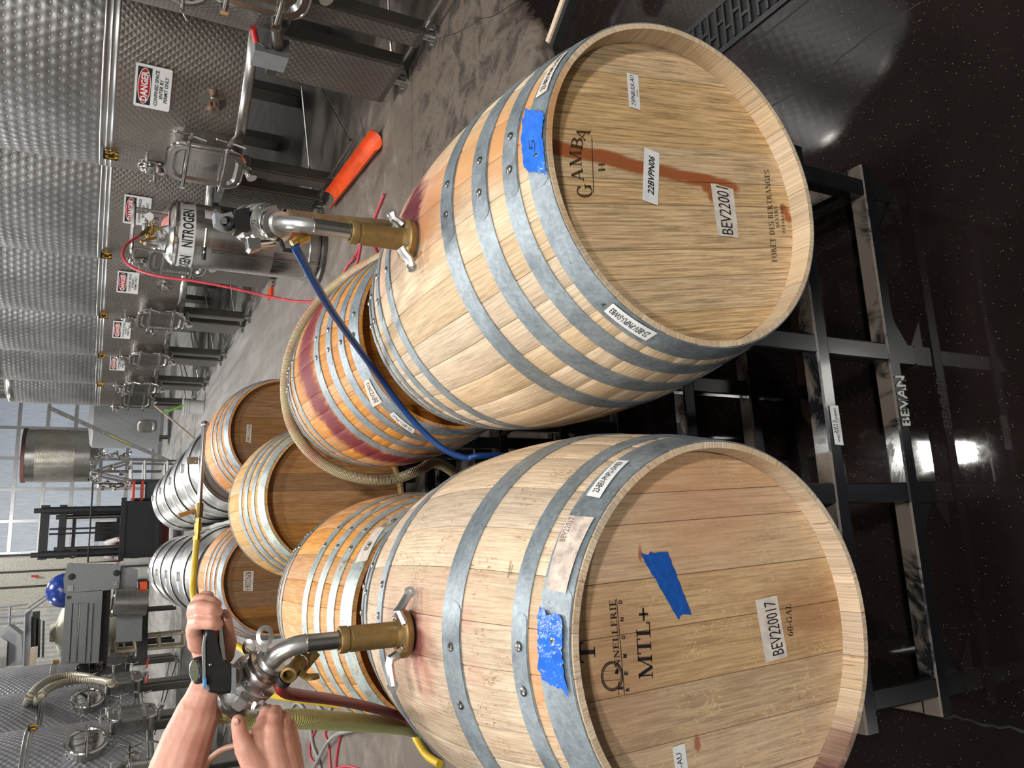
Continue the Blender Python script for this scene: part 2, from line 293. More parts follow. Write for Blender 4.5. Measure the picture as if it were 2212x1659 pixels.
# ------------------------------------------------------------ mesh helpers
def V(*a): return Vector(a[0] if len(a) == 1 else a)
def frame(o, z, x=None):
    z = V(z).normalized()
    if x is None: x = V(1, 0, 0) if abs(z.x) < .9 else V(0, 1, 0)
    x = V(x); x = (x - z * x.dot(z)).normalized(); y = z.cross(x)
    m = Matrix((x, y, z)).transposed().to_4x4(); m.translation = V(o); return m
I4 = Matrix.Identity(4)
class MB:
    def __init__(s): s.v = []; s.f = []; s.uv = []
    def add(s, vs, fs, uvs=None, m=None):
        b = len(s.v)
        s.v += [tuple(m @ V(p)) if m is not None else tuple(p) for p in vs]
        for i, f in enumerate(fs):
            s.f.append(tuple(b + k for k in f)); s.uv.append(uvs[i] if uvs else None)
        return s
    def box(s, x0, x1, y0, y1, z0, z1, m=None):
        vs = [(x, y, z) for z in (z0, z1) for y in (y0, y1) for x in (x0, x1)]
        return s.add(vs, [(0, 2, 3, 1), (4, 5, 7, 6), (0, 1, 5, 4), (2, 6, 7, 3), (0, 4, 6, 2), (1, 3, 7, 5)], None, m)
    def bbox(s, x0, x1, y0, y1, z0, z1, r=.004, m=None):     # box with chamfered long edges (profile in xy)
        pr = [(x0 + r, y0), (x1 - r, y0), (x1, y0 + r), (x1, y1 - r), (x1 - r, y1), (x0 + r, y1), (x0, y1 - r), (x0, y0 + r)]
        return s.prism(pr, z0, z1, m)
    def prism(s, poly, z0, z1, m=None):
        k = len(poly); vs = [(x, y, z0) for x, y in poly] + [(x, y, z1) for x, y in poly]
        return s.add(vs, [tuple(range(k - 1, -1, -1)), tuple(range(k, 2 * k))] + [(i, (i + 1) % k, k + (i + 1) % k, k + i) for i in range(k)], None, m)
    def lathe(s, prof, n=24, m=None, close=False, a0=0, a1=2 * PI, cap=False, uvs=False):
        full = abs(a1 - a0 - 2 * PI) < 1e-6; cols = n if full else n + 1
        vs = []; k = len(prof)
        for i in range(cols):
            a = a0 + (a1 - a0) * i / n
            for r, h in prof: vs.append((r * math.cos(a), r * math.sin(a), h))
        fs = []; uv = []
        for i in range(n):
            j = (i + 1) % cols
            for q in range(k - 1 + (1 if close else 0)):
                q2 = (q + 1) % k
                fs.append((i * k + q, j * k + q, j * k + q2, i * k + q2))
                if uvs:
                    ua = a0 + (a1 - a0) * i / n; ub = a0 + (a1 - a0) * (i + 1) / n; R = uvs
                    uv.append(((ua * R, prof[q][1]), (ub * R, prof[q][1]), (ub * R, prof[q2][1]), (ua * R, prof[q2][1])))
        if cap and full:
            fs.append(tuple(i * k for i in range(n - 1, -1, -1))); fs.append(tuple(i * k + k - 1 for i in range(n)))
            if uvs: uv += [tuple((0, 0) for _ in range(n))] * 2
        return s.add(vs, fs, uv if uvs else None, m)
    def cyl(s, p0, p1, r0, r1=None, n=16):
        p0, p1 = V(p0), V(p1); r1 = r0 if r1 is None else r1; L = (p1 - p0).length
        return s.lathe([(r0, 0), (r1, L)], n, frame(p0, p1 - p0), cap=True)
    def sphere(s, c, r, n=12, sc=(1, 1, 1), m=None):
        k = max(4, n // 2); pr = [(max(1e-5, math.sin(PI * i / k)) * r, -math.cos(PI * i / k) * r) for i in range(k + 1)]
        mm = Matrix.Translation(V(c)) @ Matrix.Diagonal((*sc, 1))
        return s.lathe(pr, n, (m @ mm) if m is not None else mm)
    def tube(s, pts, r, n=12, cap=True, smooth=0, ell=1.0):
        pts = [V(p) for p in pts]
        if smooth: pts, r = spline(pts, r, smooth)
        k = len(pts); rs = r if isinstance(r, (list, tuple)) else [r] * k
        T = [((pts[min(i + 1, k - 1)] - pts[max(i - 1, 0)]).normalized()) for i in range(k)]
        up = V(0, 0, 1) if abs(T[0].z) < .9 else V(1, 0, 0)
        X = (up - T[0] * up.dot(T[0])).normalized(); vs = []; L = [0]
        for i in range(k):
            X = (X - T[i] * X.dot(T[i])).normalized(); Yv = T[i].cross(X)
            for j in range(n):
                a = 2 * PI * j / n; vs.append(pts[i] + (X * math.cos(a) + Yv * math.sin(a) * ell) * rs[i])
            if i: L.append(L[-1] + (pts[i] - pts[i - 1]).length)
        fs = []; uv = []
        for i in range(k - 1):
            for j in range(n):
                j2 = (j + 1) % n; fs.append((i * n + j, i * n + j2, (i + 1) * n + j2, (i + 1) * n + j))
                uv.append(((j / n, L[i]), ((j + 1) / n, L[i]), ((j + 1) / n, L[i + 1]), (j / n, L[i + 1])))
        if cap:
            fs += [tuple(range(n - 1, -1, -1)), tuple((k - 1) * n + j for j in range(n))]; uv += [tuple((0, 0) for _ in range(n))] * 2
        return s.add(vs, fs, uv)
def spline(pts, r, sub):
    k = len(pts); out = []; ro = []; rl = isinstance(r, (list, tuple))
    for i in range(k - 1):
        p0, p1, p2, p3 = pts[max(i - 1, 0)], pts[i], pts[i + 1], pts[min(i + 2, k - 1)]
        for j in range(sub):
            t = j / sub; a = 2 * p1; b = p2 - p0; c = 2 * p0 - 5 * p1 + 4 * p2 - p3; d = -p0 + 3 * p1 - 3 * p2 + p3
            out.append((a + b * t + c * t * t + d * t ** 3) * .5)
            if rl: ro.append(r[i] * (1 - t) + r[i + 1] * t)
    out.append(pts[-1])
    if rl: ro.append(r[-1])
    return out, (ro if rl else r)
def root_loc(o):
    l = V(0, 0, 0)
    while o is not None: l = l + o.location; o = o.parent
    return l
def mk(name, mb, mat, parent=None, smooth=True, ang=35, loc=None):
    me = bpy.data.meshes.new(name); off = root_loc(parent) if parent is not None else (V(loc) if loc is not None else V(0, 0, 0))
    vs = [(x - off.x, y - off.y, z - off.z) for x, y, z in mb.v]
    me.from_pydata(vs, [], mb.f)
    if any(u is not None for u in mb.uv):
        ul = me.uv_layers.new(name='UVMap'); d = ul.data; i = 0
        for f, u in zip(mb.f, mb.uv):
            for q in range(len(f)):
                d[i].uv = u[q] if u is not None else (0, 0); i += 1
    bm = bmesh.new(); bm.from_mesh(me); bmesh.ops.recalc_face_normals(bm, faces=bm.faces) if smooth != 'flat_keep' else None
    bm.to_mesh(me); bm.free()
    if smooth is True:
        me.polygons.foreach_set('use_smooth', [True] * len(me.polygons))
        try: me.set_sharp_from_angle(angle=math.radians(ang))
        except Exception: pass
    me.materials.append(M[mat] if isinstance(mat, str) else mat)
    o = bpy.data.objects.new(name, me); C.objects.link(o)
    if parent is not None: o.parent = parent
    elif loc is not None: o.location = loc
    return o
def thing(name, label, cat, loc=(0, 0, 0), group=None):
    o = bpy.data.objects.new(name, None); C.objects.link(o); o.location = loc; o.empty_display_size = .1
    return tag(o, label, cat, group)
def tag(o, label, cat, group=None):
    o['label'] = label; o['category'] = cat
    if group: o['group'] = group
    return o
def struct(name, mb, mat, parent=None, smooth=False, **k):
    o = mk(name, mb, mat, parent, smooth, **k)
    if parent is None: o['kind'] = 'structure'
    return o
def dup(root, loc, rz=None, label=None):
    r = root.copy(); C.objects.link(r); r.location = loc
    if rz is not None: r.rotation_euler.z = rz
    if label: r['label'] = label
    for ch in list(root.children):
        c = ch.copy(); C.objects.link(c); c.parent = r
        for g in list(ch.children):
            d = g.copy(); C.objects.link(d); d.parent = c
    return r

# ------------------------------------------------------------ lettering: a sans face from the built-in font and a small cut serif face
_tc = {}
def sans(s, bold=0, shear=0):
    key = (s, bold, shear)
    if key in _tc: return _tc[key]
    cu = bpy.data.curves.new('t', 'FONT'); cu.body = s; cu.size = 1; cu.offset = bold; cu.shear = shear; cu.resolution_u = 2
    o = bpy.data.objects.new('t', cu); C.objects.link(o); dg = bpy.context.evaluated_depsgraph_get(); dg.update()
    me = bpy.data.meshes.new_from_object(o.evaluated_get(dg))
    vs = [(v.co.x, v.co.y) for v in me.vertices]; fs = [tuple(p.vertices) for p in me.polygons]
    bpy.data.objects.remove(o); bpy.data.curves.remove(cu); bpy.data.meshes.remove(me)
    x0 = min(v[0] for v in vs); x1 = max(v[0] for v in vs); y1 = .7
    _tc[key] = ([((x - x0) / (x1 - x0), y / y1) for x, y in vs], fs); return _tc[key]
TK, TN = .17, .055
def q4(x0, y0, x1, y1, w):    # stroke quad
    d = math.hypot(x1 - x0, y1 - y0) or 1; nx, ny = -(y1 - y0) / d * w / 2, (x1 - x0) / d * w / 2
    return [(x0 + nx, y0 + ny), (x0 - nx, y0 - ny), (x1 - nx, y1 - ny), (x1 + nx, y1 + ny)]
def arc(cx, cy, rx, ry, a0, a1, wk=TK, wn=TN, n=14):
    o = []
    for i in range(n):
        for a, b in ((a0 + (a1 - a0) * i / n, a0 + (a1 - a0) * (i + 1) / n),):
            ra, rb = math.radians(a), math.radians(b)
            wa = wn + (wk - wn) * abs(math.cos(ra)) ** 1.3; wb = wn + (wk - wn) * abs(math.cos(rb)) ** 1.3
            P = lambda t, w, sgn: (cx + (rx + sgn * w / 2) * math.cos(t), cy + (ry + sgn * min(w, wn * 1.6) / 2) * math.sin(t))
            o.append([P(ra, wa, 1), P(ra, wa, -1), P(rb, wb, -1), P(rb, wb, 1)])
    return o
def bar(x, y0, y1, w=TK): return [q4(x, y0, x, y1, w)]
def srf(x, y, w=.32): return [q4(x - w / 2, y, x + w / 2, y, .055)]
B_, T_ = .027, .973
GL = {
 'I': (bar(.2, 0, 1) + srf(.2, B_, .4) + srf(.2, T_, .4), .4),
 'T': (bar(.4, 0, 1) + srf(.4, B_, .4) + [q4(0, T_, .8, T_, .06), q4(.03, .75, .03, 1, .06), q4(.77, .75, .77, 1, .06)], .8),
 'L': (bar(.2, 0, 1) + srf(.2, T_, .4) + [q4(0, B_, .75, B_, .06), q4(.72, 0, .72, .28, .06)], .75),
 'E': (bar(.2, 0, 1) + [q4(0, B_, .72, B_, .06), q4(0, T_, .7, T_, .06), q4(.2, .52, .52, .52, .05), q4(.52, .4, .52, .64, .05), q4(.7, 0, .7, .26, .05), q4(.68, .76, .68, 1, .05)], .74),
 'F': (bar(.2, 0, 1) + srf(.2, B_, .42) + [q4(0, T_, .7, T_, .06), q4(.2, .52, .5, .52, .05), q4(.5, .4, .5, .64, .05), q4(.68, .76, .68, 1, .05)], .7),
 'H': (bar(.2, 0, 1) + bar(.78, 0, 1) + srf(.2, B_) + srf(.2, T_) + srf(.78, B_) + srf(.78, T_) + [q4(.2, .5, .78, .5, .055)], .95),
 'N': ([q4(.16, 0, .16, 1, .06), q4(.16, 1, .8, 0, .17), q4(.8, 0, .8, 1, .06)] + srf(.16, B_) + srf(.14, T_, .3) + srf(.8, T_), .95),
 'M': ([q4(.14, 0, .14, 1, .06), q4(.14, 1, .55, 0, .17), q4(.55, 0, .95, 1, .06)] + bar(.97, 0, 1) + srf(.14, B_) + srf(.97, B_, .36) + srf(.12, T_, .26) + srf(1.0, T_, .3), 1.14),
 'A': ([q4(.12, 0, .46, 1, .06), q4(.46, 1, .82, 0, .17), q4(.2, .33, .68, .33, .055)] + srf(.12, B_, .26) + srf(.82, B_, .34), .98),
 'V': ([q4(.14, 1, .5, 0, .17), q4(.5, 0, .84, 1, .06)] + srf(.14, T_, .34) + srf(.84, T_, .26), .98),
 'R': (bar(.2, 0, 1) + srf(.2, B_, .4) + arc(.36, .745, .27, .228, -90, 90) + [q4(.1, T_, .38, T_, .06), q4(.2, .515, .38, .515, .055), q4(.42, .52, .82, 0, .16)] + srf(.84, B_, .16), .92),
 'B': (bar(.2, 0, 1) + arc(.36, .745, .25, .228, -90, 90) + arc(.38, .27, .3, .243, -90, 90) + [q4(.02, T_, .38, T_, .06), q4(.02, B_, .4, B_, .06), q4(.2, .515, .4, .515, .055)], .78),
 'D': (bar(.2, 0, 1) + arc(.36, .5, .44, .473, -90, 90) + [q4(.02, T_, .38, T_, .06), q4(.02, B_, .38, B_, .06)], .9),
 'G': (arc(.45, .5, .38, .473, 40, 320) + [q4(.78, .05, .78, .42, .16)] + srf(.78, .44, .36) + [q4(.76, .7, .76, .98, .05)], .95),
 'O': (arc(.44, .5, .36, .473, 0, 360, n=24), .88),
 'S': (arc(.36, .74, .25, .232, 30, 270) + arc(.36, .275, .27, .245, -150, 90) + [q4(.62, .72, .62, .98, .05), q4(.08, .02, .08, .3, .05)], .7),
 '+': ([q4(.02, .42, .68, .42, .12), q4(.35, .1, .35, .74, .12)], .72), '-': ([q4(.02, .36, .36, .36, .1)], .4),
 '6': (arc(.33, .33, .24, .3, 0, 360, n=20) + arc(.5, .5, .42, .48, 110, 190), .68), '0': (arc(.32, .5, .22, .473, 0, 360, n=20), .66), ' ': ([], .35)}
GL['Ê'] = (GL['E'][0] + [q4(.18, 1.08, .36, 1.24, .06), q4(.36, 1.24, .54, 1.08, .06)], GL['E'][1])
def serif(s, sp=.12):
    vs = []; fs = []; x = 0
    for ch in s:
        g, w = GL[ch]
        for qd in g:
            b = len(vs); vs += [(px + x, py) for px, py in qd]; fs.append((b, b + 1, b + 2, b + 3))
        x += w + sp
    x -= sp; return ([(a / x, b) for a, b in vs], fs)
class Patch:   # a four-cornered patch (reading order: top-left, top-right, bottom-right, bottom-left, in photo pixels) on a surface given by a function
    def __init__(s, corners, inv, surf):
        s.c = [inv(*c) for c in corners]; s.surf = surf
    def uv(s, u, v, off=0.0):
        a, b, c, d = s.c
        p = [(a[i] * (1 - u) + b[i] * u) * (1 - v) + (d[i] * (1 - u) + c[i] * u) * v for i in range(2)]
        return s.surf(p[0], p[1], off)
    def sheet(s, off=.0008, n=12, m=5, edge=None, wr=0.0, seed=1):
        rnd = random.Random(seed); mb = MB(); vs = []; top = []
        for j in range(m + 1):
            for i in range(n + 1):
                u, v = i / n, j / m
                if edge:
                    if i in (0, n): u += rnd.uniform(-edge, edge)
                    if j in (0, m): v += rnd.uniform(-edge, edge) * .8
                vs.append(s.uv(u, v, off + (rnd.random() * wr)))
        fs = [(j * (n + 1) + i, j * (n + 1) + i + 1, (j + 1) * (n + 1) + i + 1, (j + 1) * (n + 1) + i) for j in range(m) for i in range(n)]
        mb.add(vs, fs); return mb
    def text(s, geo, u0, u1, v0, v1, off=.0013, mb=None):   # v0 = top of capitals, v1 = baseline
        mb = mb or MB(); vs, fs = geo
        mb.add([s.uv(u0 + x * (u1 - u0), v1 + y * (v0 - v1), off) for x, y in vs], fs); return mb

# ------------------------------------------------------------ the building
mb = MB(); mb.box(-14, 9, -8, 31, -.12, 0); struct('floor', mb, 'floor')
mb = MB(); mb.box(-14, 9, -8, 31, CEIL, CEIL + .1); ceil = struct('ceiling', mb, 'ceil')
for x in (-11, -6.5, -2, 2.4, 6.6):
    mb = MB(); mb.box(x - .09, x + .09, -8, 31, CEIL - .3, CEIL - .001); mk('roof_beam', mb, 'dark_grey', ceil, False)
for nm, b in (('wall_left', (-14.1, -14, -8, 31)), ('wall_right', (9, 9.1, -8, 31)), ('wall_back', (-14, 9, -8.1, -8))):
    mb = MB(); mb.box(b[0], b[1], b[2], b[3], 0, CEIL); struct(nm, mb, 'wall')
mb = MB(); mb.box(-14, .3, 31, 31.1, 0, CEIL); mb.box(5.6, 9, 31, 31.1, 0, CEIL); mb.box(.3, 5.6, 31, 31.1, 5.0, CEIL); wf = struct('wall_far', mb, 'wall')
# foil-faced lining boards left of the big door
for i, (x0, x1) in enumerate(((-.28, .16), (-.78, -.34), (-1.5, -.84))):
    mb = MB(); mb.box(x0, x1, 30.93, 31, 1.2, 6.9); mk('lining_board', mb, 'insul', wf, False)
for x in (.24, -.31, -.81): 
    mb = MB(); mb.box(x - .03, x + .03, 30.88, 31, 0, 7); mk('batten', mb, 'black_plastic', wf, False)
# sectional door with translucent panes
DX0, DX1 = .3, 5.6; nx, nz = 5, 6; dh = 5.1; 
mb = MB()
for i in range(nx + 1):
    x = DX0 + (DX1 - DX0) * i / nx; mb.box(x - .05, x + .05, 30.93, 31.03, 0, dh)
for j in range(nz + 1):
    z = dh * j / nz; mb.box(DX0, DX1, 30.935, 31.025, max(0, z - .055), z + .055)
door = struct('door_1', mb, 'alu')
for i in range(nx):
    for j in range(nz):
        mb = MB(); w = (DX1 - DX0) / nx; h = dh / nz
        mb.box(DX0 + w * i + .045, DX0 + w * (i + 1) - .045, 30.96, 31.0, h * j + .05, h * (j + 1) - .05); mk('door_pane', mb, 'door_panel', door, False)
# glowing panels added under the roof for ambient light, then the lamp housings
for i, (x, y) in enumerate(((-2.0, 1.5), (-2.0, 9), (-2.0, 17), (-2.0, 25), (3.6, 1.0), (3.6, 9), (3.6, 17), (3.6, 25), (.4, -5.5))):
    mb = MB(); mb.box(x - .55, x + .55, y - 1.5, y + 1.5, CEIL - .02, CEIL - .002); o = mk('added_fill_panel', mb, 'fill_glow', ceil, False)
for i, (lx, ly, lw) in enumerate(LIGHTS):
    t = thing('high_bay_fixture', 'square high bay lamp hanging under the roof ' + ['over the stainless barrels', 'straight over the front barrels', 'over the aisle before the forklift', 'over the forklift', 'by the sectional door', 'over the aisle left of the stainless barrels', 'far left, near the camera', 'left, over the first left hand tank', 'over the end of the left tank row', 'far left, by the far wall', 'behind the camera on the right', 'behind the camera on the left'][i],
              'lamp', (lx, ly, CEIL - .6), 'high bay lamps under the roof')
    mb = MB(); mb.lathe([(.02, .42), (.14, .3), (.42, .08), (.42, .02), (.40, .02)], 4, Matrix.Translation((lx, ly, CEIL - .6)) @ Matrix.Rotation(PI / 4, 4, 'Z')); mk('shade', mb, 'white_plastic', t, False)
    mb = MB(); mb.cyl((lx, ly, CEIL - .2), (lx, ly, CEIL - .005), .01); mk('suspension_rod', mb, 'steel', t)
    mb = MB(); mb.box(lx - .285, lx + .285, ly - .285, ly + .285, CEIL - .592, CEIL - .585); mk('diffuser', mb, 'lamp', t, False)
# joints and cracks in the slab
for a, b in (((1.30, .9), (1.33, 2.4)), ((1.33, 2.4), (1.42, 9)), ((-.75, .85), (-.30, 1.35))):
    pass
fl = bpy.data.objects['floor']
def crack(pts, w=.0035):
    mb = MB(); P = [V(p[0], p[1], 0) for p in pts]; vs = []
    for i, p in enumerate(P):
        d = (P[min(i + 1, len(P) - 1)] - P[max(i - 1, 0)]).normalized(); nn = V(-d.y, d.x, 0); ww = w * random.uniform(.6, 1.3)
        vs += [p + nn * ww + V(0, 0, .0006), p - nn * ww + V(0, 0, .0006)]
    mb.add(vs, [(2 * i, 2 * i + 1, 2 * i + 3, 2 * i + 2) for i in range(len(P) - 1)]); mk('floor_joint', mb, 'rubber', fl, False)
def wob(p, q, n=14, a=.008):
    return [(p[0] + (q[0] - p[0]) * i / n + random.uniform(-a, a), p[1] + (q[1] - p[1]) * i / n + random.uniform(-a, a)) for i in range(n + 1)]
def zp(x, y): v = atZ(x, y); return (v.x, v.y)
crack(wob(zp(1640, 250), zp(1990, 0)), .002); crack(wob(zp(1995, 1535), zp(2240, 1590)), .003); crack(wob(zp(890, 110), zp(890, 400), 16, .01), .002)
crack(wob(zp(930, 95), zp(1130, 0), 10, .012), .002); crack(wob((1.52, 1.2), (1.52, 6.5), 30, .003), .004)
# trench drain with slotted cast grates
t = thing('drain_grate', 'black slotted cast iron drain grate set in the wet floor right of the front barrel', 'drain', (1.655, 2.2, 0))
mb = MB(); mb.box(1.565, 1.585, 1.0, 3.4, -.001, .006); mb.box(1.735, 1.755, 1.0, 3.4, -.001, .006); mk('frame', mb, 'black_paint', t, False)
mb = MB(); mb.box(1.585, 1.735, 1.0, 3.4, .0005, .0012); mk('channel', mb, 'rubber', t, False)
for k in range(67):
    y = 1.01 + k * .036; mb = MB()
    if k % 2: mb.bbox(1.588, 1.732, -.004 + y, .004 + y, .002, .010, .002)
    else:
        mb.bbox(1.588, 1.732, y - .005, y + .005, .002, .010, .002)
    mb.bbox(1.655 + (.018 if k % 2 else -.018) - .006, 1.655 + (.018 if k % 2 else -.018) + .006, y, y + .036, .002, .0095, .002)
    mk('grate_bar', mb, 'black_paint', t, False)

# ------------------------------------------------------------ barrels
class Barrel:
    def __init__(s, c, L, Rb, Rh, name, label, cat, group=None, steel=False):
        s.c = V(c); s.L, s.Rb, s.Rh = L, Rb, Rh
        s.root = thing(name, label, cat, (c[0], c[1], c[2] - Rb), group)
    def r(s, t): return s.Rb - (s.Rb - s.Rh) * (2 * t / s.L) ** 2
    def pt(s, t, a, off=0.0):        # a: angle from the top towards +X, t towards the camera
        r = s.r(t) + off; return V(s.c.x + r * math.sin(a), s.c.y - t, s.c.z + r * math.cos(a))
    def hit(s, px, py):              # photo pixel -> (t, a) on the barrel's side
        d = ray(px, py).normalized(); best = None; k0 = (s.c - EYE).length - .55
        prev = None
        for i in range(700):
            q = EYE + d * (k0 + i * .0016) - s.c; t = -q.y; rr = math.hypot(q.x, q.z)
            g = rr - s.r(max(-s.L / 2, min(s.L / 2, t)))
            if abs(t) < s.L / 2 + .02 and (best is None or g < best[0]): best = (g, t, math.atan2(q.x, q.z))
            if g < 0: return (t, math.atan2(q.x, q.z))
        return best[1:]
    def side(s, corners): return Patch(corners, s.hit, lambda t, a, off: s.pt(t, a, off + .0035))
    def head(s, corners):
        Yh = s.c.y - s.hy
        def inv(px, py): v = atY(px, py, Yh); return (v.x, v.z)
        return Patch(corners, inv, lambda x, z, off: V(x, Yh - off - .001, z))
    def staves(s, mat, n=28, nt=15, seed=3, thick=.027, top=.0):
        rnd = random.Random(seed); w = [rnd.uniform(.75, 1.3) for _ in range(n)]; sm = sum(w); a = -w[0] / sm * PI
        s.hy = s.L / 2 - .042
        us = (0, .035, .35, .65, .965, 1); dr = (-.0011, 0, 0, 0, 0, -.0011)
        ts = [-s.L / 2 + s.L * i / (nt - 1) for i in range(nt)]
        for k in range(n):
            a1 = a + w[k] / sm * 2 * PI; mb = MB(); vs = []; m = len(us)
            g = .0004 / s.Rb
            for t in ts:
                for u, d in zip(us, dr): vs.append(s.pt(t, a + g + (a1 - a - 2 * g) * u, d))
            tin = [-s.L / 2, -s.L / 2 + .02] + [-s.L / 2 + .06, s.L / 2 - .06] + [s.L / 2 - .02, s.L / 2]
            th = [.010, .0165, .024, .024, .0165, .010]
            b = len(vs)
            for t, h in zip(tin, th):
                for u in us: vs.append(s.pt(t, a + g + (a1 - a - 2 * g) * u, -h))
            fs = []; uv = []
            def U(i): return (a + (a1 - a) * us[i]) * s.Rb
            for j in range(nt - 1):
                for i in range(m - 1):
                    fs.append((j * m + i, j * m + i + 1, (j + 1) * m + i + 1, (j + 1) * m + i)); uv.append(((U(i), ts[j]), (U(i + 1), ts[j]), (U(i + 1), ts[j + 1]), (U(i), ts[j + 1])))
            for j in range(5):
                for i in range(m - 1):
                    fs.append((b + j * m + i, b + (j + 1) * m + i, b + (j + 1) * m + i + 1, b + j * m + i + 1)); uv.append(((U(i), tin[j] * .15), (U(i), tin[j + 1] * .15), (U(i + 1), tin[j + 1] * .15), (U(i + 1), tin[j] * .15)))
            for i in range(m - 1):
                e = (nt - 1) * m; eb = b + 5 * m
                fs.append((e + i, e + i + 1, eb + i + 1, eb + i)); uv.append(tuple((x, y) for x, y in ((U(i), 0), (U(i + 1), 0), (U(i + 1), .02), (U(i), .02))))
                fs.append((i, b + i, b + i + 1, i + 1)); uv.append(((U(i), 0), (U(i), .02), (U(i + 1), .02), (U(i + 1), 0)))
            # end faces along the stave edges
            for i in (0, m - 1):
                fs.append(tuple([j * m + i for j in range(nt)] + [b + j * m + i for j in range(5, -1, -1)])); uv.append(tuple((0, 0) for _ in range(nt + 6)))
            mb.add(vs, fs, uv); mk('stave', mb, mat, s.root); a = a1
    def heads(s, mat, n=9, back=True, seed=1, tilt=0.0, r_in=None):
        rnd = random.Random(seed)
        for sgn in ((1, -1) if back else (1,)):
            t = s.hy * sgn; R = s.r(t) - .0212; w = [rnd.uniform(.7, 1.35) for _ in range(n)]; sm = sum(w); x = -R
            for k in range(n):
                x1 = x + w[k] / sm * 2 * R; m = 9; up = []; lo = []
                for i in range(m):
                    xx = x + .0003 + (x1 - x - .0006) * i / (m - 1); h = math.sqrt(max(0, R * R - xx * xx)); up.append((xx, h)); lo.append((xx, -h))
                pts = up + lo[::-1]; ct, st_ = math.cos(tilt), math.sin(tilt)
                P = [(px * ct - pz * st_, px * st_ + pz * ct) for px, pz in pts]
                e = .0009; cxm = (x + x1) / 2
                P2 = [((cxm + (px - cxm) * (1 - e / max(.01, (x1 - x) / 2)), pz * .999)) for px, pz in pts]
                P2 = [(px * ct - pz * st_, px * st_ + pz * ct) for px, pz in P2]
                kk = len(P); vs = [V(s.c.x + a_, s.c.y - t, s.c.z + b_) for a_, b_ in P2] + [V(s.c.x + a_, s.c.y - t + .0008 * sgn, s.c.z + b_) for a_, b_ in P] + [V(s.c.x + a_, s.c.y - t + .018 * sgn, s.c.z + b_) for a_, b_ in P]
                fs = [tuple(range(kk))[::-1], tuple(range(2 * kk, 3 * kk))] + [(i, (i + 1) % kk, kk + (i + 1) % kk, kk + i) for i in range(kk)] + [(kk + i, kk + (i + 1) % kk, 2 * kk + (i + 1) % kk, 2 * kk + i) for i in range(kk)]
                uvp = [(px, pz) for px, pz in pts]; uv = [tuple(uvp)[::-1], tuple(uvp)] + [tuple((0, 0) for _ in range(4))] * (2 * kk)
                mb = MB(); mb.add(vs, fs, uv); mk('head_plank', mb, mat, s.root); x = x1
            # ring of the croze shadow gap is real: planks stop short of the staves
    def hoop(s, t0, t1, mat='galv', a_join=0.0, rivets=2, thick=.0018, n=72, rv='rivet', rdir=1):
        mb = MB(); vs = []; pr = [(t0, .0006), (t0, thick + .0006), ((t0 + t1) / 2, thick + .0009), (t1, thick + .0006), (t1, .0006)]
        # hoops are straight cones: blend radius linearly between their two edges
        ra, rb = s.r(t0), s.r(t1)
        for i in range(n):
            a = 2 * PI * i / n
            for t, o in pr:
                r = ra + (rb - ra) * (t - t0) / (t1 - t0) + o; vs.append((s.c.x + r * math.sin(a), s.c.y - t, s.c.z + r * math.cos(a)))
        k = 5; fs = [(i * k + q, ((i + 1) % n) * k + q, ((i + 1) % n) * k + (q + 1) % k, i * k + (q + 1) % k) for i in range(n) for q in range(k)]
        mb.add(vs, fs); h = mk('hoop', mb, mat, s.root)
        if a_join is not None:       # lapped end with rounded corners and rivets
            w = t1 - t0; R = s.r((t0 + t1) / 2); ln = .16 / R; rad = w * .35
            def P(t, a, o): r = ra + (rb - ra) * (t - t0) / (t1 - t0) + o; return V(s.c.x + r * math.sin(a), s.c.y - t, s.c.z + r * math.cos(a))
            out = []
            for i in range(9): out.append((t0 + .001 + (w - .002) * i / 8, a_join - rdir * (.0 + (rad / R) * math.sqrt(max(0, 1 - ((i - 4) / 4.2) ** 2)))))
            rows = 9; vs = []
            for j in range(rows):
                for (t, a) in out: 
                    aa = a + (a_join + rdir * ln - a) * j / (rows - 1); vs.append(P(t, aa, thick + .0014 if j < rows - 1 else thick + .0004))
            base = len(vs)
            for (t, a) in out: vs.append(P(t, a, thick * .5))
            fs = [(j * 9 + i, j * 9 + i + 1, (j + 1) * 9 + i + 1, (j + 1) * 9 + i) for j in range(rows - 1) for i in range(8)] + [(i, i + 1, base + i + 1, base + i) for i in range(8)]
            mb = MB(); mb.add(vs, fs); mk('hoop_lap', mb, mat, h)
            for q in range(rivets):
                a = a_join + rdir * (.035 + q * .062) / R * (1 if w < .055 else 1.5); tm = (t0 + t1) / 2; c = P(tm, a, thick + .0014); nn = (c - V(s.c.x, s.c.y - tm, s.c.z)).normalized()
                mb = MB(); mb.lathe([(.0078, 0), (.0074, .0018), (.005, .0036), (.0001, .0044)], 12, frame(c, nn)); mk('rivet', mb, rv, h)
        return h
    def label(s, pt, mat, texts=(), off=.0009, n=12, m=5, edge=None, wr=0, seed=1, name='paper_label', ink='ink'):
        o = mk(name, pt.sheet(off, n, m, edge, wr, seed), mat, s.root, True)
        if texts:
            mb = MB()
            for g, u0, u1, v0, v1 in texts: pt.text(g, u0, u1, v0, v1, off + .0006 + wr, mb)
            mk('lettering', mb, ink, o, False)
        return o
    def print_(s, pt, geo, ink='burn', u=(0, 1), v=(0, 1), name='printed_lettering'):
        mb = pt.text(geo, u[0], u[1], v[0], v[1], .0006); return mk(name, mb, ink, s.root, False)
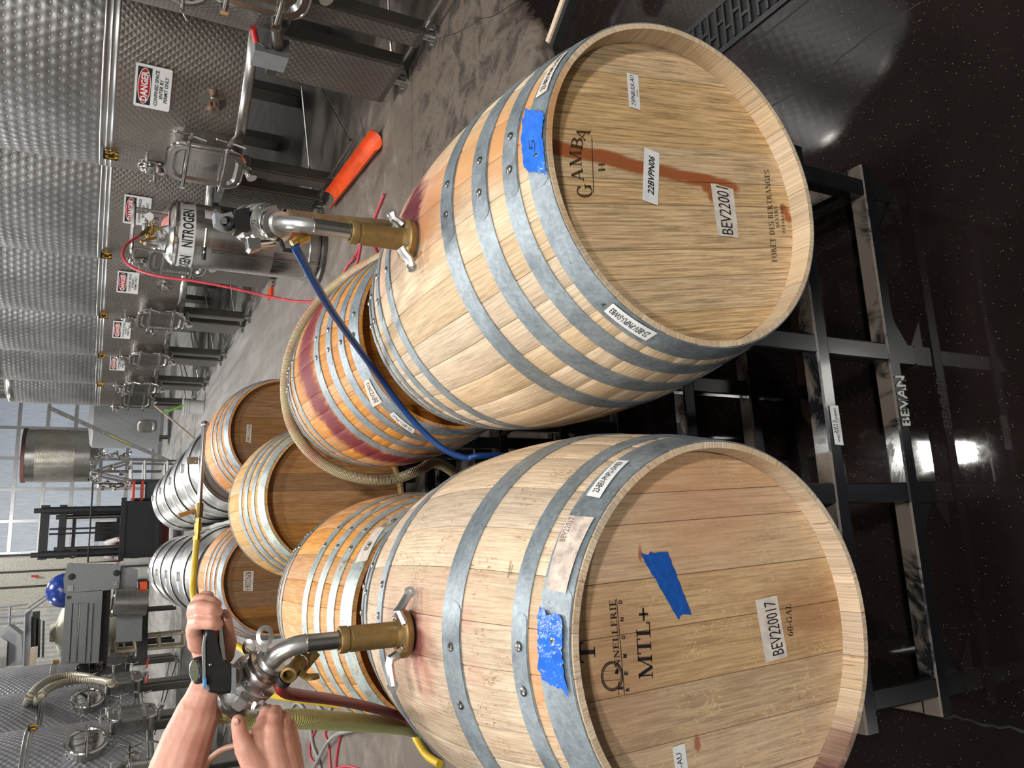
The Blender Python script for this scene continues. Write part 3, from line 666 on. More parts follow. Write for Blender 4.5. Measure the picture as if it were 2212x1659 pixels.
# ---- the racks
def rack(xc, yc, label, dz=0):
    t = thing('barrel_rack', label, 'rack', (xc, yc, 0), None)
    x0, x1, yf, yb, T = xc - .66, xc + .66, yc - .25, yc + .25, .045
    for nm, z in (('upper_rail', .316), ('lower_rail', .066)):
        for y in (yf, yb - T):
            mb = MB(); mb.bbox(y, y + T * 1.0, z, z + .04, x0, x1, .004, Matrix(((0, 0, 1, 0), (1, 0, 0, 0), (0, 1, 0, 0), (0, 0, 0, 1)))); mk(nm, mb, 'rack_dusty', t, False)
        for x in (x0, x1 - T):
            mb = MB(); mb.bbox(x, x + T, z, z + .04, yf + T, yb - T, .004, Matrix(((1, 0, 0, 0), (0, 0, 1, 0), (0, 1, 0, 0), (0, 0, 0, 1)))); mk('side_rail', mb, 'rack_dusty', t, False)
    for bx in (xc - .383, xc + .383):
        for sg in (-1, 1):
            px = bx + sg * .215
            for y in (yf, yb - T):
                mb = MB(); mb.bbox(px - T / 2, px + T / 2, y + .002, y + T - .002, .106, .316, .004); mb.bbox(px - T / 2, px + T / 2, y + .002, y + T - .002, .356, .56 + dz, .004); mk('post', mb, 'black_paint', t, False)
                mb = MB(); a = [(px - sg * .0 + dx, z) for dx, z in ((-.03 * sg, .545 + dz), (.035 * sg, .60 + dz), (.035 * sg, .585 + dz), (.0, .545 + dz))]
                mb.prism([(p[0], p[1]) for p in a], y, y + T, Matrix(((1, 0, 0, 0), (0, 0, 1, 0), (0, 1, 0, 0), (0, 0, 0, 1)))); mk('saddle_pad', mb, 'black_paint', t, False)
                # foot block with its gusset towards the middle of the saddle
                q = Matrix(((1, 0, 0, 0), (0, 0, 1, 0), (0, 1, 0, 0), (0, 0, 0, 1)))
                mb = MB(); mb.prism([(px - .024, .066), (px + .024, .066), (px + .024, .006), (px + .018, 0), (px - .018, 0), (px - .024, .006)], y + .004, y + T - .004, q); mk('foot', mb, 'black_paint', t, False)
                mb = MB(); g = px - sg * .024; mb.prism([(g, .066), (g, .004), (g - sg * .09, .066)], y + .014, y + .022, q); mk('gusset', mb, 'black_paint', t, False)
    return t
R1 = rack(.235, 1.39, 'black steel barrel rack under the two front barrels, stencilled and stickered on its front rails', -.012)
YF = 1.139
def rp(corners): return Patch(corners, lambda px, py: (lambda v: (v.x, v.z))(atY(px, py, YF)), lambda x, z, off: V(x, YF - off, z))
pt = rp([(1803, 960), (1791, 876), (1810, 876), (1822, 962)]); o = mk('maker_sticker', pt.sheet(.0006), 'paper', R1)
mb = MB(); pt.text(sans('2013', .01), .28, .62, .1, .36, .0012, mb); pt.text(sans('WESTERN SQUARE', .015), .07, .93, .42, .64, .0012, mb); pt.text(sans('I N D U S T R I E S'), .2, .86, .72, .8, .0012, mb); pt.text(sans('(209) 944-0921'), .34, .68, .85, .92, .0012, mb); mk('lettering', mb, 'ink', o, False)
pt = rp([(1948.8, 919.5), (1931.8, 811.8), (1953, 811.8), (1967, 919.5)]); o = mk('stencilled_name', pt.text(sans('BEVAN', .02), 0, 1, .02, .98, .0005), 'white_paint', R1, False)
mb = MB()
for k in range(5): c = .095 + k * .2025; mb.add([pt.uv(c - .012, -.1, .001), pt.uv(c + .012, -.1, .001), pt.uv(c + .012, 1.1, .001), pt.uv(c - .012, 1.1, .001)], [(0, 1, 2, 3)])
mk('stencil_bridge', mb, 'black_paint', o, False)
rack(.215, 2.5, 'black rack under the wine-stained barrel and its pale neighbour, second row', -.028)
rack(.60, 3.72, 'black rack under the single barrel of the third row', -.018)
rack(.235, 4.80, 'black rack under the two orange barrels of the fourth row', -.016)

# ---- front left barrel
A = Barrel((-.159, 1.393, .89), .94, .3594, .2992, 'wine_barrel', 'pale oak barrel, front left, head lettered MTL+ with a blue tape strip', 'barrel', 'oak wine barrels lying on racks')
wine = (118, 44, 50)
def rel(b, t, a, off=0): p = b.pt(t, a, off) - b.root.location; return tuple(p)
wA = wood('pale_oak_a', (224, 203, 177), (205, 181, 152), 1.0, stains=[
    (A.root, [(rel(A, .02, .02), (9, 7, 6), 1.2), (rel(A, -.10, -.1), (7, 7, 6), .5), (rel(A, .16, .30), (9, 6, 6), .35), (rel(A, .22, .1), (26, 26, 20), .8), (rel(A, .24, -.12), (30, 26, 20), .8), (rel(A, -.2, .28), (8, 8, 6), .45)], (200, 140, 124), .6), (A.root, [(rel(A, .05, -.14), (10, 12, 8), 1.1)], (178, 112, 92), .7),
    (A.root, [(rel(A, .395, -.1), (8, 18, 4), 1.3)], (190, 134, 82), .7),
    (A.root, [((-.235, -.47, .62 - .86 + .3594 + .08), (30, 8, 12), 1.5), ((-.2, -.47, .12), (16, 8, 9), 1.0)], (84, 30, 44), .9), (A.root, [(rel(A, .045, -.04), (26, 28, 12), 1.8), (rel(A, .03, .06), (28, 28, 12), 1.2)], (112, 52, 52), .85)], flk=(150, 106, 66))
wAh = wood('pale_oak_head_a', (212, 184, 150), (188, 156, 122), stains=[
    (A.root, [((.19, -.43, .36), (7, 3, 4.2), 1.3)], (196, 144, 112), .55), (A.root, [((.02, -.43, .14), (12, 3, 6), 1.4)], (140, 92, 60), .55), (A.root, [((-.02, -.43, .56), (6, 3, 8), 1.3)], (150, 106, 84), .4),
    (A.root, [((.13, -.43, .50), (60, 3, 160), 2), ((.10, -.43, .47), (60, 3, 190), 2), ((-.155, -.43, .42), (60, 3, 130), 2)], (150, 74, 62), .8)], flk=(214, 184, 136), fleck=1.0, var=.22)
A.staves(wA, 27, 19, 3); A.heads(wAh, 8, True, 5, .03)
def gj(b, px, py): return b.hit(px, py)[1]
A.hoop(.151, .211, 'galv', gj(A, 978, 1325), 2, rdir=-1); A.hoop(.348, .383, 'galv', gj(A, 1125, 1342), 2, rdir=-1); A.hoop(.407, .468, 'galv', gj(A, 1205, 1297), 1, rdir=-1)
A.hoop(-.211, -.166, 'galv', -.05, 2, rdir=1); A.hoop(-.383, -.348, 'galv', .06, 2, rdir=1); A.hoop(-.468, -.417, 'galv', -.1, 2, rdir=1)
A.label(A.head([(1652, 1432), (1629, 1296), (1676, 1286), (1699, 1418)]), 'paper_old', [(sans('BEV220017'), .07, .93, .34, .86)], .0012)
A.label(A.head([(1472, 1775), (1450, 1614), (1477, 1605), (1500, 1766)]), 'paper', [(sans('23PNBULK-AU'), .12, .9, .2, .6), (sans('Audelyn'), .42, .6, .72, .84)], .0012)
A.print_(A.head([(1700, 1374), (1695, 1305), (1706.5, 1305), (1713, 1373)]), serif('60-GAL'), 'ink')
A.print_(A.head([(1334, 1500), (1334, 1474), (1344, 1474), (1345, 1498)]), serif('T'), 'ink')
A.print_(A.head([(1327, 1442), (1314, 1297), (1328, 1295.5), (1338, 1441)]), serif('NNELLERIE'), 'ink')
hp = A.head([(1290, 1510), (1290, 1290), (1420, 1290), (1420, 1510)])
def hpt(px, py): v = atY(px, py, A.c.y - A.hy); return V(v.x, A.c.y - A.hy - .0017, v.z)
def stroke(pts, w, close=False):
    mb = MB(); P = [hpt(*p) for p in pts]; k = len(P); vs = []
    for i in range(k):
        d = (P[(i + 1) % k if close else min(i + 1, k - 1)] - P[(i - 1) % k if close else max(i - 1, 0)]).normalized(); nn = V(-d.z, 0, d.x) * w / 2; vs += [P[i] + nn, P[i] - nn]
    mb.add(vs, [(2 * i, 2 * i + 1, (2 * i + 3) % (2 * k), (2 * i + 2) % (2 * k)) for i in range(k if close else k - 1)]); return mb
def ell(cx, cy, rx, ry, tilt=0, n=36): return [(cx + rx * math.cos(2 * PI * i / n) * math.cos(tilt) - ry * math.sin(2 * PI * i / n) * math.sin(tilt), cy + rx * math.cos(2 * PI * i / n) * math.sin(tilt) + ry * math.sin(2 * PI * i / n) * math.cos(tilt)) for i in range(n)]
for r1, r2, w in ((23, 31, .0016), (20, 27.5, .0012)): mk('printed_ring', stroke(ell(1320.5, 1460.5, r1, r2), w, True), 'ink', A.root, False)
for pts, w in (([(1347.5, 1500), (1330, 1292)], .0009), ([(1302, 1470), (1340, 1468)], .0006), ([(1303, 1450), (1340, 1448)], .0006)): mk('printed_rule', stroke(pts, w), 'ink', A.root, False)
random.seed(4); mk('printed_emblem', stroke([(1330 + random.uniform(-4, 5), 1456 - i * .8 + random.uniform(-2, 2)) for i in range(16)], .0016), 'ink', A.root, False)
for ch, (x, y) in zip('REMOND', ((1354, 1489), (1351, 1454), (1348.5, 1417), (1344.8, 1377), (1342, 1338), (1338.5, 1300.6))):
    A.print_(A.head([(x - 4, y + 4), (x - 4, y - 4), (x + 4, y - 4), (x + 4, y + 4)]), sans(ch, .03), 'ink')
A.print_(A.head([(1253, 1432), (1251, 1388), (1283, 1386), (1284.5, 1430)]), serif('T'), 'ink')
A.print_(A.head([(1379, 1466), (1370, 1312), (1400, 1311), (1409, 1464)]), serif('MTL+', .06), 'ink')
A.label(A.head([(1462, 1336), (1383, 1199), (1440, 1191), (1491, 1325)]), 'blue_tape', (), .001, 14, 8, .035, .0006, 3, 'tape_strip')
A.label(A.side([(1271, 1075), (1336, 999), (1362, 1001), (1300, 1081)]), 'paper', [(sans('23-BEV-PNPU-5WB3', .01), .1, .93, .25, .7)])
A.label(A.side([(1186, 1274), (1234, 1117), (1289, 1122), (1229, 1283)]), 'paper_pink', [(sans('BEV22017'), .62, .97, .06, .3)], .0009, 12, 5, None, .0, 1, 'faded_paper_label', 'ink_faint')
A.label(A.side([(1176, 1458), (1174, 1312), (1226, 1340), (1236, 1500)]), 'blue_tape_wet', (), .0022, 20, 8, .05, .0032, 8, 'wet_tape_strip')
A.label(A.head([(1655, 985), (1662, 968), (1677, 975), (1668, 990)]), 'paper', (), .0, 4, 2) if False else None
pt = A.side([(1096, 1248), (1101, 1212), (1112, 1213), (1106, 1249)]); mb = MB(); pt.text(sans('Tradition', 0, .4), 0, 1, .0, .5, .0005 - .0035, mb); pt.text(sans('minilee'), .2, .8, .6, .95, .0005 - .0035, mb); mk('printed_lettering', mb, 'burn', A.root, False)

# ---- front right barrel
B = Barrel((.608, 1.392, .868), .90, .3588, .3024, 'wine_barrel', 'pale oak barrel, front right, branded GAMBA, reddish run down its head', 'barrel', 'oak wine barrels lying on racks')
yb = -B.L / 2 + .042
def hB(px, py): v = atY(px, py, B.c.y - B.L / 2 + .042) - B.root.location; return v
runs = []
RP = [(1197, 318), (1230, 326), (1265, 332), (1300, 338), (1335, 347), (1372, 360), (1410, 366), (1450, 374), (1490, 383), (1530, 392), (1572, 403)]
RP = [p for a, b in zip(RP, RP[1:]) for p in (a, ((a[0] + b[0]) / 2, (a[1] + b[1]) / 2))] + RP[-1:]
for i, p in enumerate(RP): v = hB(*p); runs.append((tuple(v), (62, 6, 30), 2.4))
for p in ((1526, 405), (1538, 425), (1694, 452), (1702, 470)): runs.append((tuple(hB(*p)), (70, 6, 70), 2.0))
wB = wood('pale_oak_b', (222, 200, 172), (203, 178, 146), .25, stains=[
    (B.root, [(rel(B, *B.hit(925, 440)), (11, 12, 8), 1.3), (rel(B, *B.hit(905, 500)), (24, 16, 12), 1.5), (rel(B, *B.hit(893, 395)), (8, 12, 8), .8)], (168, 108, 78), .85),
    (B.root, [(rel(B, .03, .15), (7, 5, 4), .9), (rel(B, -.06, .3), (6, 6, 4), .7), (rel(B, -.25, .0), (10, 8, 6), .7)], (204, 146, 128), .6),
    (B.root, [(rel(B, .3, .24), (9, 4.0, 4), 1.6), (rel(B, .40, .22), (9, 5.5, 4), 1.6), (rel(B, .06, -.02), (12, 8, 6), .9), (rel(B, .15, .2), (9, 6, 4), .9)], (192, 138, 86), .7), (B.root, [(rel(B, *B.hit(886, 452)), (15, 11, 9), 2.2), (rel(B, *B.hit(885, 480)), (20, 17, 12), 2.2), (rel(B, *B.hit(893, 420)), (12, 15, 9), 1.2), (rel(B, *B.hit(893, 492)), (24, 24, 12), 1.6)], (96, 32, 44), .95)], flk=(170, 130, 88))
wBh = wood('pale_oak_head_b', (228, 198, 158), (206, 174, 134), .25, stains=[(B.root, runs, (150, 84, 46), .95)], flk=(180, 142, 96), var=.14, fine=1.2)
B.staves(wB, 29, 19, 11); B.heads(wBh, 9, True, 9, .16)
B.hoop(.143, .189, 'galv', gj(B, 968, 505), 2, rdir=1); B.hoop(.255, .301, 'galv', gj(B, 1040, 460), 2, rdir=1); B.hoop(.345, .382, 'galv', gj(B, 1100, 415), 2, rdir=1); B.hoop(.406, .457 - .008, 'galv', gj(B, 1187, 374), 1, rdir=1)
B.hoop(-.189, -.150, 'galv', -.1, 2, rdir=1); B.hoop(-.301, -.262, 'galv', -.22, 2, rdir=1); B.hoop(-.382, -.35, 'galv', -.30, 2, rdir=1); B.hoop(-.449, -.412, 'galv', -.3, 2, rdir=1)
B.label(B.head([(1386, 433), (1390, 319), (1423, 332), (1420, 445)]), 'paper', [(sans('22BVPN06', .02, .2), .15, .88, .3, .68)], .0012)
B.label(B.head([(1357.5, 231.5), (1352, 158), (1377, 165), (1382, 239)]), 'paper', [(sans('23PNBULK-AU'), .08, .95, .22, .58), (sans('Audelyn'), .36, .58, .72, .84)], .0012)
B.label(B.head([(1549, 510), (1533, 396), (1582, 409), (1593, 514)]), 'paper_old', [(sans('BEV22001'), .04, .97, .2, .75)], .0012, 14, 6, .01, .0006, 2)
def grow(c, k=1.16): mx = sum(p[0] for p in c) / 4; my = sum(p[1] for p in c) / 4; return [(mx + (x - mx) * k, my + (y - my) * k) for x, y in c]
for ch, c in zip('GAMBA', ([(1247, 425), (1247, 400), (1274, 400), (1278, 424)], [(1236, 391), (1234, 366), (1255, 366), (1258, 390)], [(1231.5, 357), (1231, 328), (1252, 328), (1253, 357)], [(1233, 320), (1236, 296), (1257, 301), (1254, 324)], [(1240, 296), (1253, 274), (1273, 284), (1260, 304)])):
    B.print_(B.head(grow(c)), serif(ch))
def hptB(px, py): v = atY(px, py, B.c.y - B.hy); return V(v.x, B.c.y - B.hy - .0017, v.z)
_h = hpt; hpt = hptB
mk('printed_rule', stroke([(1281, 418), (1279, 360), (1277, 297)], .0012), 'burn', B.root, False); hpt = _h
B.print_(B.head([(1292, 372), (1292, 353), (1304, 352), (1306, 371)]), serif('H'))
B.print_(B.head([(1667, 567), (1649, 368), (1660, 367), (1678, 566)]), serif('FORÊT DES BERTRANGES'))
B.print_(B.head([(1676, 493), (1670, 447), (1677, 446), (1683, 492)]), serif('NEVERS'))
B.print_(B.head([(1689, 505), (1684.5, 443), (1690, 443), (1695.5, 504.5)]), sans('2 5 5 0 0 0 X 2 2', .02, .2))
B.label(B.side([(1396, 731), (1307, 668), (1327, 651), (1422, 714)]), 'paper', [(sans('23-BEV-PNPU-5WB3', .01), .08, .94, .25, .75)])
B.label(B.side([(1162, 216), (1215, 123), (1231, 114), (1186, 199)]), 'paper_old', [(sans('23-BEV-PNPU-5WB3', .01), .08, .94, .3, .75)])
ta = lambda px, py: B.hit(px, py)
B.label(Patch([(.413, 1.12), (.413, 1.52), (.446, 1.56), (.446, 1.10)], lambda t, a: (t, a), lambda t, a, off: B.pt(t, a, off + .0035)), 'paper_old', (), .0009, 12, 3, .02)
B.label(B.side([(1140, 366), (1141, 244), (1184, 246), (1189, 374)]), 'blue_tape_wet', (), .0022, 18, 8, .05, .0030, 6, 'wet_tape_strip')
pt = B.side([(1152, 328), (1152, 304), (1166, 304), (1166, 328)]); mk('pen_mark', pt.text(sans('5', -.02), 0, 1, 0, 1, .005), 'ink', B.root, False)
pt = B.side([(1300, 658), (1303, 650), (1312, 652), (1309, 661)]); mk('pen_mark', pt.text(sans('4'), 0, 1, 0, 1, .0006), 'ink', B.root, False)

# ---- barrels further back
G = 'oak wine barrels lying on racks'
Cb = Barrel((.62, 2.50, .845), .92, .345, .294, 'wine_barrel', 'orange oak barrel with a dark red wine stain round its belly', 'barrel', G)
st = []
for i, a in enumerate([x * .13 - 1.9 for x in range(24)]): st.append((rel(Cb, (.06 if a < -.3 else .03) + .02 * math.sin(i * 2.1), a), (11 + 5 * math.sin(i * 1.7), 11, 11) if a < -.1 else (8, 9, 9), 1.5 if a < .5 else .7))
wC = wood('orange_oak_c', (222, 166, 104), (192, 130, 74), .6, stains=[(Cb.root, st, (112, 26, 38), .92)], var=.3)
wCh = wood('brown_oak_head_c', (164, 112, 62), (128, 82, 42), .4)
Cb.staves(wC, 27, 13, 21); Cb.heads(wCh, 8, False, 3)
for t0, t1 in ((.14, .185), (.245, .285), (.335, .372), (.405, .46), (-.185, -.15), (-.29, -.25), (-.38, -.345), (-.46, -.41)): Cb.hoop(t0, t1, 'galv', -.2, 2)
Cb.label(Cb.side([(795, 775), (797, 800), (838, 873), (826, 835)]), 'paper_old', (), .0009, 8, 4, .06) if False else None
Cb.label(Cb.side([(807, 876), (789, 823), (800, 816), (829, 866)]), 'paper_old', [(sans('BEV22002'), .1, .9, .3, .75)], .0009, 8, 4, .03)
Cb.label(Cb.side([(893, 934), (843, 893), (853, 887), (898, 924)]), 'paper', [(sans('22-BEV-PNC'), .1, .95, .25, .75)])
D = Barrel((-.19, 2.464, .872), .92, .356, .30, 'wine_barrel', 'orange oak barrel with rust-streaked hoops, behind the front left barrel', 'barrel', G)
wD = wood('orange_oak_d', (228, 178, 124), (202, 144, 92), .8, var=.3)
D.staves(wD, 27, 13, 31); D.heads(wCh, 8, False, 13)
for t0, t1, m_ in ((.135, .178, 'galv_rust'), (.235, .275, 'galv_rust'), (.325, .365, 'galv_rust'), (.40, .46, 'galv_rust'), (-.185, -.15, 'galv'), (-.27, -.235, 'galv'), (-.35, -.32, 'galv'), (-.46, -.41, 'galv')): D.hoop(t0, t1, m_, .5, 2)
D.label(D.side([(770, 1217), (817, 1141), (833, 1143), (795, 1212)]), 'paper_old', [(sans('BEV22'), .3, .55, .3, .7)], .0009, 10, 4, .02)
E_ = Barrel((.217, 3.72, .862), .92, .356, .30, 'wine_barrel', 'single oak barrel of the third row, its wide brown head facing the camera', 'barrel', G)
wE = wood('oak_e', (218, 180, 126), (192, 150, 96), .5, var=.3)
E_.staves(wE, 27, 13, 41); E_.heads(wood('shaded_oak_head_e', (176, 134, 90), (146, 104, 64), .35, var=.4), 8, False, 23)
for t0, t1 in ((.15, .19), (.235, .275), (.325, .36), (.395, .46), (-.19, -.15), (-.46, -.40)): E_.hoop(t0, t1, 'galv_rust' if t1 == .46 else 'galv', None)
mk('chalk_mark', Patch([(838, 1058), (836, 1048), (846, 1048), (848, 1058)], lambda x, y: (lambda v: (v.x, v.z))(atY(x, y, E_.c.y - E_.hy)), lambda x, z, off: V(x, E_.c.y - E_.hy - off, z)).text(sans('S...'), 0, 1, 0, 1, .001), 'ink_faint', E_.root, False) if False else None
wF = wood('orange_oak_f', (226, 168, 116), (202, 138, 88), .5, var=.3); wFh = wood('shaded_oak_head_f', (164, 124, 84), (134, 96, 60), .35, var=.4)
for nm, c, lab, seed, lb in (('F', (.64, 4.75, .865), 'orange oak barrel of the fourth row on the right, steel pipe lying over it', 51, [(544, 918), (542, 957), (531, 955), (533, 917)]),
                      ('G', (-.15, 4.86, .862), 'orange oak barrel of the fourth row on the left, yellow hose over it', 61, [(548, 1233), (546, 1277), (525, 1276), (526, 1234)])):
    b = Barrel(c, .92, .354, .30, 'wine_barrel', lab, 'barrel', G)
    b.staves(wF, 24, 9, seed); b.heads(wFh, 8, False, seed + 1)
    for t0, t1 in ((.15, .185), (.24, .275), (.325, .36), (.395, .46), (-.19, -.15), (-.46, -.40)): b.hoop(t0, t1, 'galv', None)
    b.label(b.head(lb), 'paper_old', [(sans('BEV22061' if nm == 'G' else 'BEV22060'), .06, .94, .25, .8)], .002, 6, 3)
# stainless drums of barrel shape behind them
def drum(c, label):
    b = Barrel(c, .90, .352, .285, 'steel_drum', label, 'drum', 'stainless steel barrels lying on racks')
    mb = MB(); pr = []
    for i in range(37):
        t = -.45 + .9 * i / 36; r = b.r(t)
        for tc, w in ((-.2, .018), (.2, .018), (-.33, .015), (.33, .015), (0, .02)):
            if abs(t - tc) < w: r += .008
        pr.append((r, t))
    fr = Matrix(((1, 0, 0, c[0]), (0, 0, -1, c[1]), (0, 1, 0, c[2]), (0, 0, 0, 1)))
    mb.lathe(pr, 48, fr); mk('shell', mb, 'drum_steel', b.root, True, 50)
    for sg in (1, -1):
        mb = MB(); mb.lathe([(.001, sg * .405), (.2, sg * .412), (.262, sg * .41), (.275, sg * .425), (.283, sg * .452), (.292, sg * .456), (.292, sg * .44), (.286, sg * .43)], 40, fr); mk('end_cap', mb, 'drum_steel', b.root, True, 50)
    for t in (-.2, .2, -.43, .43):
        mb = MB(); r = b.r(t) + .006; mb.lathe([(r, t - .02), (r + .007, t - .012), (r + .007, t + .012), (r, t + .02)], 48, fr); mk('rolling_hoop', mb, 'drum_steel', b.root, True, 50)
    mb = MB(); mb.cyl((c[0], c[1], c[2] + .345), (c[0], c[1], c[2] + .37), .035, .032, 16); mk('bung', mb, 'white_plastic', b.root)
    return b.root
nmr = ['nearest', 'second', 'third', 'farthest']
d0 = None
for i in range(4):
    rack(.235, 6.05 + i * 1.06, f'black rack under the {nmr[i]} pair of stainless barrels', -.008)
    for x, sd in ((.615, 'right'), (-.15, 'left')):
        lab = f'{nmr[i]} stainless steel barrel in the {sd} hand line'
        if d0 is None: d0 = drum((x, 6.05, .87), lab)
        else: dup(d0, (x, 6.05 + i * 1.06, .87 - .352), None, lab)
# ------------------------------------------------------------ the tank rows
def rrect(w, h, r, n=5):
    o = []
    for cx, cy, a0 in ((w / 2 - r, h / 2 - r, 0), (-w / 2 + r, h / 2 - r, 90), (-w / 2 + r, -h / 2 + r, 180), (w / 2 - r, -h / 2 + r, 270)):
        for i in range(n + 1): a = math.radians(a0 + 90 * i / n); o.append((cx + r * math.cos(a), cy + r * math.sin(a)))
    return o
def loft(mb, rings, m, cap0=True, cap1=True):      # rings: (polygon, z)
    k = len(rings[0][0]); vs = [(x, y, z) for p, z in rings for x, y in p]
    fs = [(j * k + i, j * k + (i + 1) % k, (j + 1) * k + (i + 1) % k, (j + 1) * k + i) for j in range(len(rings) - 1) for i in range(k)]
    if cap0: fs.append(tuple(range(k - 1, -1, -1)))
    if cap1: fs.append(tuple((len(rings) - 1) * k + i for i in range(k)))
    return mb.add(vs, fs, None, m)
XZ = Matrix(((1, 0, 0, 0), (0, 0, 1, 0), (0, 1, 0, 0), (0, 0, 0, 1)))
def tank(xc, yc, R, side, z0, zs, z1, label, cat='tank', group='', name='wine_tank', code='', sign=True, up='jack_up', lo='jack_lo', manway=False, door=22, doorz=1.17, legs=True, fl=38.4, signphi=38.4, vent=True, lod=0):
    t = thing(name, label, cat, (xc, yc, 0), group)
    T = Matrix.Translation((xc, yc, 0)); n = 88
    mb = MB(); mb.lathe([(R, zs + .045), (R, z1 - .12)], n, T, uvs=R); mk('upper_jacket', mb, up, t)
    mb = MB(); mb.lathe([(R, z0 + .03), (R, zs - .045)], n, T, uvs=R); mk('lower_jacket', mb, lo, t)
    mb = MB(); pr = [(R - .002, zs - .05), (R + .004, zs - .045), (R + .004, zs - .034), (R + .001, zs - .03), (R + .001, zs - .003), (R + .003, zs), (R + .001, zs + .003), (R + .001, zs + .03), (R + .004, zs + .034), (R + .004, zs + .045), (R - .002, zs + .05)]
    mb.lathe(pr, n, T); mk('seam_band', mb, 'alu', t, True, 60)
    mb = MB(); mb.lathe([(R - .001, z1 - .125), (R + .002, z1 - .06), (R - .01, z1 - .02), (R - .06, z1 + .02), (R * .5, z1 + .11), (.26, z1 + .16), (.25, z1 + .24), (.001, z1 + .25)], n, T); mk('top_dome', mb, 'steel', t, True, 60)
    mb = MB(); mb.lathe([(R + .001, z0 + .04), (R + .012, z0 + .03), (R + .012, z0 - .03), (R - .02, z0 - .04), (R * .5, z0 - .07), (.02, z0 - .12)], n, T); mk('bottom_rim', mb, 'steel', t, True, 50)
    def P(phi, off, z): a = math.radians(phi); return V(xc - side * (R + off) * math.cos(a), yc - (R + off) * math.sin(a), z)
    def F(phi, off, z):
        a = math.radians(phi); nn = V(-side * math.cos(a), -math.sin(a), 0); up_ = V(0, 0, 1); x = up_.cross(nn)
        m = Matrix((x, up_, nn)).transposed().to_4x4(); m.translation = P(phi, off, z); return m
    # rectangular lower door: neck, lip, dished leaf, two clamp arms with T handles
    if door is not None:
        f = F(door, 0, doorz)
        d = mk('door_neck', loft(MB(), [(rrect(.40, .52, .10), -.06), (rrect(.40, .52, .10), .15)], f, False, False), 'steel', t)
        mb = MB(); pts = [f @ V(x, y, .155) for x, y in rrect(.42, .54, .11, 6)]; mb.tube(pts + [pts[0]], .014, 8); mk('door_lip', mb, 'steel_bright', d)
        dl = mk('door', loft(MB(), [(rrect(.41, .53, .10), .160), (rrect(.40, .52, .10), .176), (rrect(.34, .46, .09), .176), (rrect(.27, .39, .07), .150), (rrect(.02, .04, .008), .166)], f), 'steel', t, True, 22)
        for zz in (.14, -.13):
            mb = MB(); mb.tube([f @ V(.245, zz, .17), f @ V(.10, zz, .205), f @ V(-.12, zz, .21), f @ V(-.25, zz, .19)], .013, 8, ell=.7); mb.box(-.262, -.238, zz - .02, zz + .02, .10, .20, f); mk('clamp_arm', mb, 'steel_bright', dl)
            if lod < 2:
                mb = MB(); mb.cyl(f @ V(.20, zz, .12), f @ V(.40, zz, .235), .012, n=10); mb.cyl(f @ V(.33, zz, .195), f @ V(.38, zz, .223), .021, n=10)
                for sx in (-1, 1): mb.cyl(f @ V(.375, zz, .22), f @ V(.40 + .02 * sx, zz + sx * .105, .25), .0095, n=8)
                mk('t_handle', mb, 'steel_bright', dl)
        mb = MB(); mb.cyl(f @ V(.02, -.30, .02), f @ V(.02, -.30, .14), .034, n=18); mb.cyl(f @ V(.02, -.30, .13), f @ V(.02, -.30, .145), .044, n=18); mb.cyl(f @ V(.02, -.30, .145), f @ V(.02, -.33, .21), .030, n=18); mb.cyl(f @ V(.02, -.335, .2), f @ V(.02, -.34, .215), .04, n=18); mk('outlet_valve', mb, 'steel_bright', t)
    if manway:
        f = F(29, 0, manway)
        mk('manway_neck', MB().lathe([(.225, -.08), (.225, .08), (.24, .09), (.24, .10), (.22, .10)], 36, f), 'steel', t)
        m_ = mk('manway_lid', MB().lathe([(.001, .125), (.12, .12), (.185, .10), (.20, .118), (.225, .118), (.236, .105), (.236, .09)], 36, f), 'steel_bright', t, True, 40)
        mb = MB(); mb.tube([f @ V(-.27, 0, .10), f @ V(-.1, .0, .16), f @ V(.1, 0, .16), f @ V(.27, 0, .10)], .013, 8); mb.cyl(f @ V(.0, 0, .12), f @ V(.0, 0, .27), .011, n=8)
        for sx in (-1, 1): mb.cyl(f @ V(0, 0, .24), f @ V(sx * .03, sx * .12, .25), .008, n=8)
        mk('clamp_bar', mb, 'steel_bright', m_)
    # round flange with stub, racking disc, sample cock
    if fl is not None:
        f = F(fl, 0, doorz); mb = MB(); mb.lathe([(.085, -.01), (.085, .006), (.03, .012), (.03, .05), (.036, .052), (.036, .06), (.024, .06), (.024, .02), (.001, .02)], 24, f); mk('inlet_flange', mb, 'steel_bright', t, True, 40)
    f = F(4, 0, 1.57); mb = MB(); mb.cyl(f @ V(0, 0, -.02), f @ V(0, 0, .05), .011, n=10); mb.cyl(f @ V(0, 0, .04), f @ V(0, 0, .075), .018, n=10); mb.cyl(f @ V(0, .035, .06), f @ V(0, -.06, .06), .009, n=10); mb.cyl(f @ V(-.03, .03, .06), f @ V(.03, .03, .06), .007, n=8); mb.cyl(f @ V(0, 0, .075), f @ V(0, 0, .15), .007, n=8); mb.cyl(f @ V(-.025, 0, .15), f @ V(.025, 0, .15), .007, n=8); mk('sample_cock', mb, 'steel_bright', t)
    f = F(-8, 0, 1.50); mb = MB(); mb.lathe([(.001, .06), (.05, .058), (.10, .04), (.125, .02), (.13, .0), (.11, -.01)], 28, f); mb.cyl(f @ V(0, 0, .055), f @ V(0, 0, .13), .012, n=10)
    for sx in (-1, 1): mb.cyl(f @ V(0, 0, .12), f @ V(sx * .07, sx * .03, .135), .006, n=8)
    mk('round_port', mb, 'steel_bright', t, True, 50)
